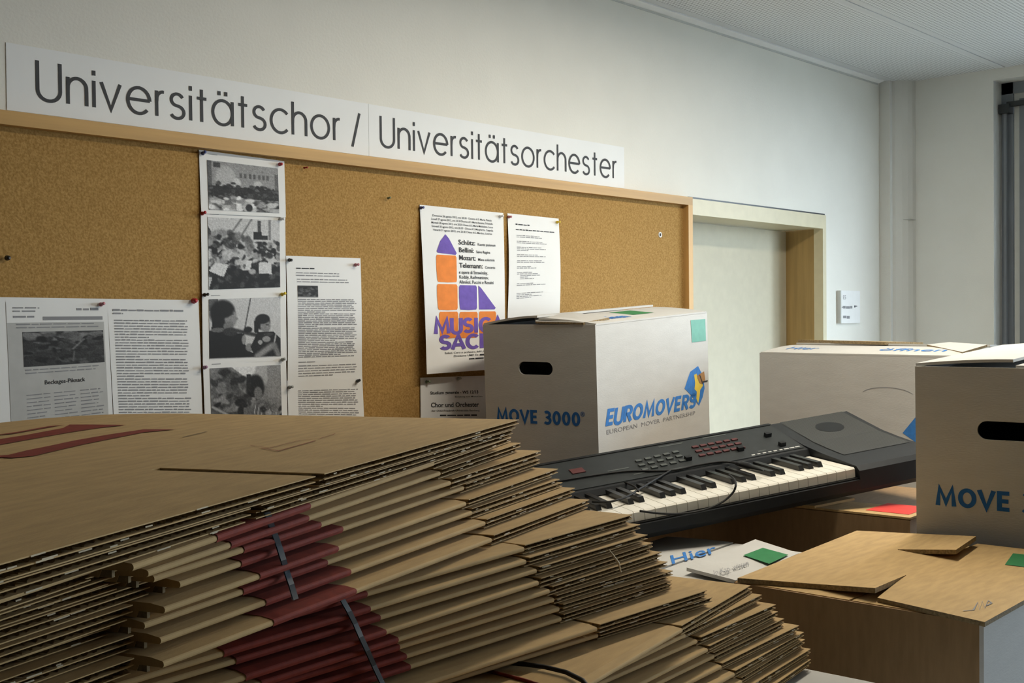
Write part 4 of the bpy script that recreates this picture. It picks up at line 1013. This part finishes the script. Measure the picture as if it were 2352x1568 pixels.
b_ = MB(); b_.prism([(.165, pz(.165)), (.165, pz(.165) + .002), (.284, pz(.284) + .002), (.284, pz(.284))], 'x', -.842, -.004); kp = b_.build('control_panel', M['kbpanel'], kb)
b_ = MB(); b_.prism([(.285, pz(.285)), (.285, pz(.285) + .0035), (.292, pz(.292) + .0035), (.292, pz(.292))], 'x', -.842, -.004); b_.build('panel_ridge', M['kb2'], kb)
# white keys
wb = MB(); wb.prism([(0, -.003), (.003, 0), (.150, 0), (.150, -.004), (.006, -.004), (.004, -.020), (0, -.020)], 'x', .0006, KW - .0006)
w0 = None
for i in range(36):
    if w0 is None: w0 = wb.build('white_key', M['ivory'], kb); q = w0
    else: q = w0.copy(); col.objects.link(q); q.parent = kb
    q.location = (-(36 - i) * KW, 0, 0)
kb_b = MB(); kb_b.prism([(.050, 0), (.056, .0105), (.150, .0115), (.150, 0)], 'x', -.0055, .0055)
w0 = None
for i in range(35):
    if i % 7 in (0, 1, 3, 4, 5):
        if w0 is None: w0 = kb_b.build('black_key', M['ebony'], kb); q = w0
        else: q = w0.copy(); col.objects.link(q); q.parent = kb
        q.location = (-(36 - i - 1) * KW, 0, 0)
b_ = MB(); b_.box(-.850, .003, -.006, .0, -.034, -.021); b_.build('key_slip', M['kb2'], kb)
for i in range(0, 36): pass
# controls on the panel
nrm = (0, -.275, 1); noff = .014 - .158 * .275 + .002
def pad(name, m_, px, w, d, h):
    p = kpt(px, nrm, noff); b_ = MB(); b_.box(-w / 2, w / 2, -d / 2, d / 2, -.001, h); o = b_.build(name, M[m_], kp); o.location = p; o.rotation_euler = (math.atan(.275), 0, 0); return o
for px in ((1580, 1056), (1700, 1034), (1763, 1002), (1796, 1023)): pad('slider_knob', 'kb2', px, .014, .010, .009)
for a, c, n, rows, m_ in (((1600, 1030), (1690, 1013), 6, 3, 'btnred'), ((1470, 1062), (1555, 1042), 5, 3, 'btn')):
    pa, pc = kpt(a, nrm, noff), kpt(c, nrm, noff)
    for i in range(n):
        for j in range(rows):
            p = pa.lerp(pc, i / (n - 1)); y = p.y - .020 * j + .006; b_ = MB(); b_.box(-.007, .007, -.004, .004, -.001, .003)
            o = b_.build('button', M[m_], kp); o.location = (p.x - .004 * j, y, pz(y) + .002); o.rotation_euler = (math.atan(.275), 0, 0)
pad('display', 'btnred', (1326, 1082), .030, .020, .002)
for i in range(9):
    p = kpt((1742 + i * 13, 1053 - i * 2.2), nrm, noff); b_ = MB(); w = .008 if i < 6 else .012
    b_.box(-w / 2, w / 2, -.002, .002, 0, .0006); o = b_.build('silver_mark', M['silver'], kb); o.location = (p.x, .172, pz(.172) + .002); o.rotation_euler = (math.atan(.275), 0, 0)
for px, w in (((1420, 1078), .05), ((1540, 1022), .06), ((1640, 1002), .06), ((1480, 1085), .05), ((1750, 1035), .02), ((1560, 1075), .05)):
    pad('panel_print', 'btn', px, w, .004, .0005)

# audio cable with its plug lying over the keys
def kw(p): return KM @ p
ca = tag(empty('audio_cable', Matrix.Translation(kw(kpt((1712, 1068), (0, 0, 1), .02)))), 'black cable with a plug looping over the keyboard', 'cable')
org = Vector(ca.location)
def smooth_path(P, n=6):
    out = []
    for i in range(len(P) - 1):
        p0, p1, p2, p3 = P[max(i - 1, 0)], P[i], P[i + 1], P[min(i + 2, len(P) - 1)]
        for k in range(n):
            t = k / n; out.append(.5 * ((2 * p1) + (p2 - p0) * t + (2 * p0 - 5 * p1 + 4 * p2 - p3) * t * t + (3 * p1 - p0 - 3 * p2 + p3) * t ** 3))
    return out + [P[-1]]
def cable(pts):
    P = [kw(kpt(px, n, o)) - org for px, n, o in pts]
    b_ = MB(); b_.tube(smooth_path(P), .0022, 8); b_.build('wire', M['cord'], ca, smooth=True)
ZP = (nrm, noff + .003); KZ = ((0, 0, 1), .0150); YF = ((0, 1, 0), -.016)
cable([((1706, 1066), *KZ), ((1660, 1060), *ZP), ((1600, 1068), *ZP), ((1540, 1080), *ZP), ((1440, 1082), *ZP), ((1360, 1092), *ZP), ((1310, 1100), *ZP), ((1262, 1108), *ZP)])
cable([((1540, 1080), *ZP), ((1510, 1098), *KZ), ((1470, 1122), *KZ), ((1440, 1140), *KZ), ((1400, 1152), *KZ), ((1360, 1152), *KZ)])
cable([((1310, 1108), *KZ), ((1360, 1104), *KZ), ((1420, 1104), *KZ), ((1455, 1116), *KZ), ((1466, 1128), *KZ)])
cable([((1675, 1090), *KZ), ((1686, 1100), *KZ), ((1690, 1112), *YF), ((1684, 1130), *YF), ((1660, 1152), *YF), ((1620, 1170), *YF), ((1570, 1179), *YF), ((1520, 1179), *YF), ((1470, 1173), *YF)])
P = [kw(kpt(px, (0, 0, 1), .018)) - org for px in ((1692, 1064), (1705, 1067), (1722, 1071), (1727, 1073), (1745, 1078), (1752, 1080))]
b_ = MB(); b_.tube(P, [.004, .0075, .0075, .0045, .003, .002], 10); b_.build('plug', M['kb2'], ca, smooth=True)
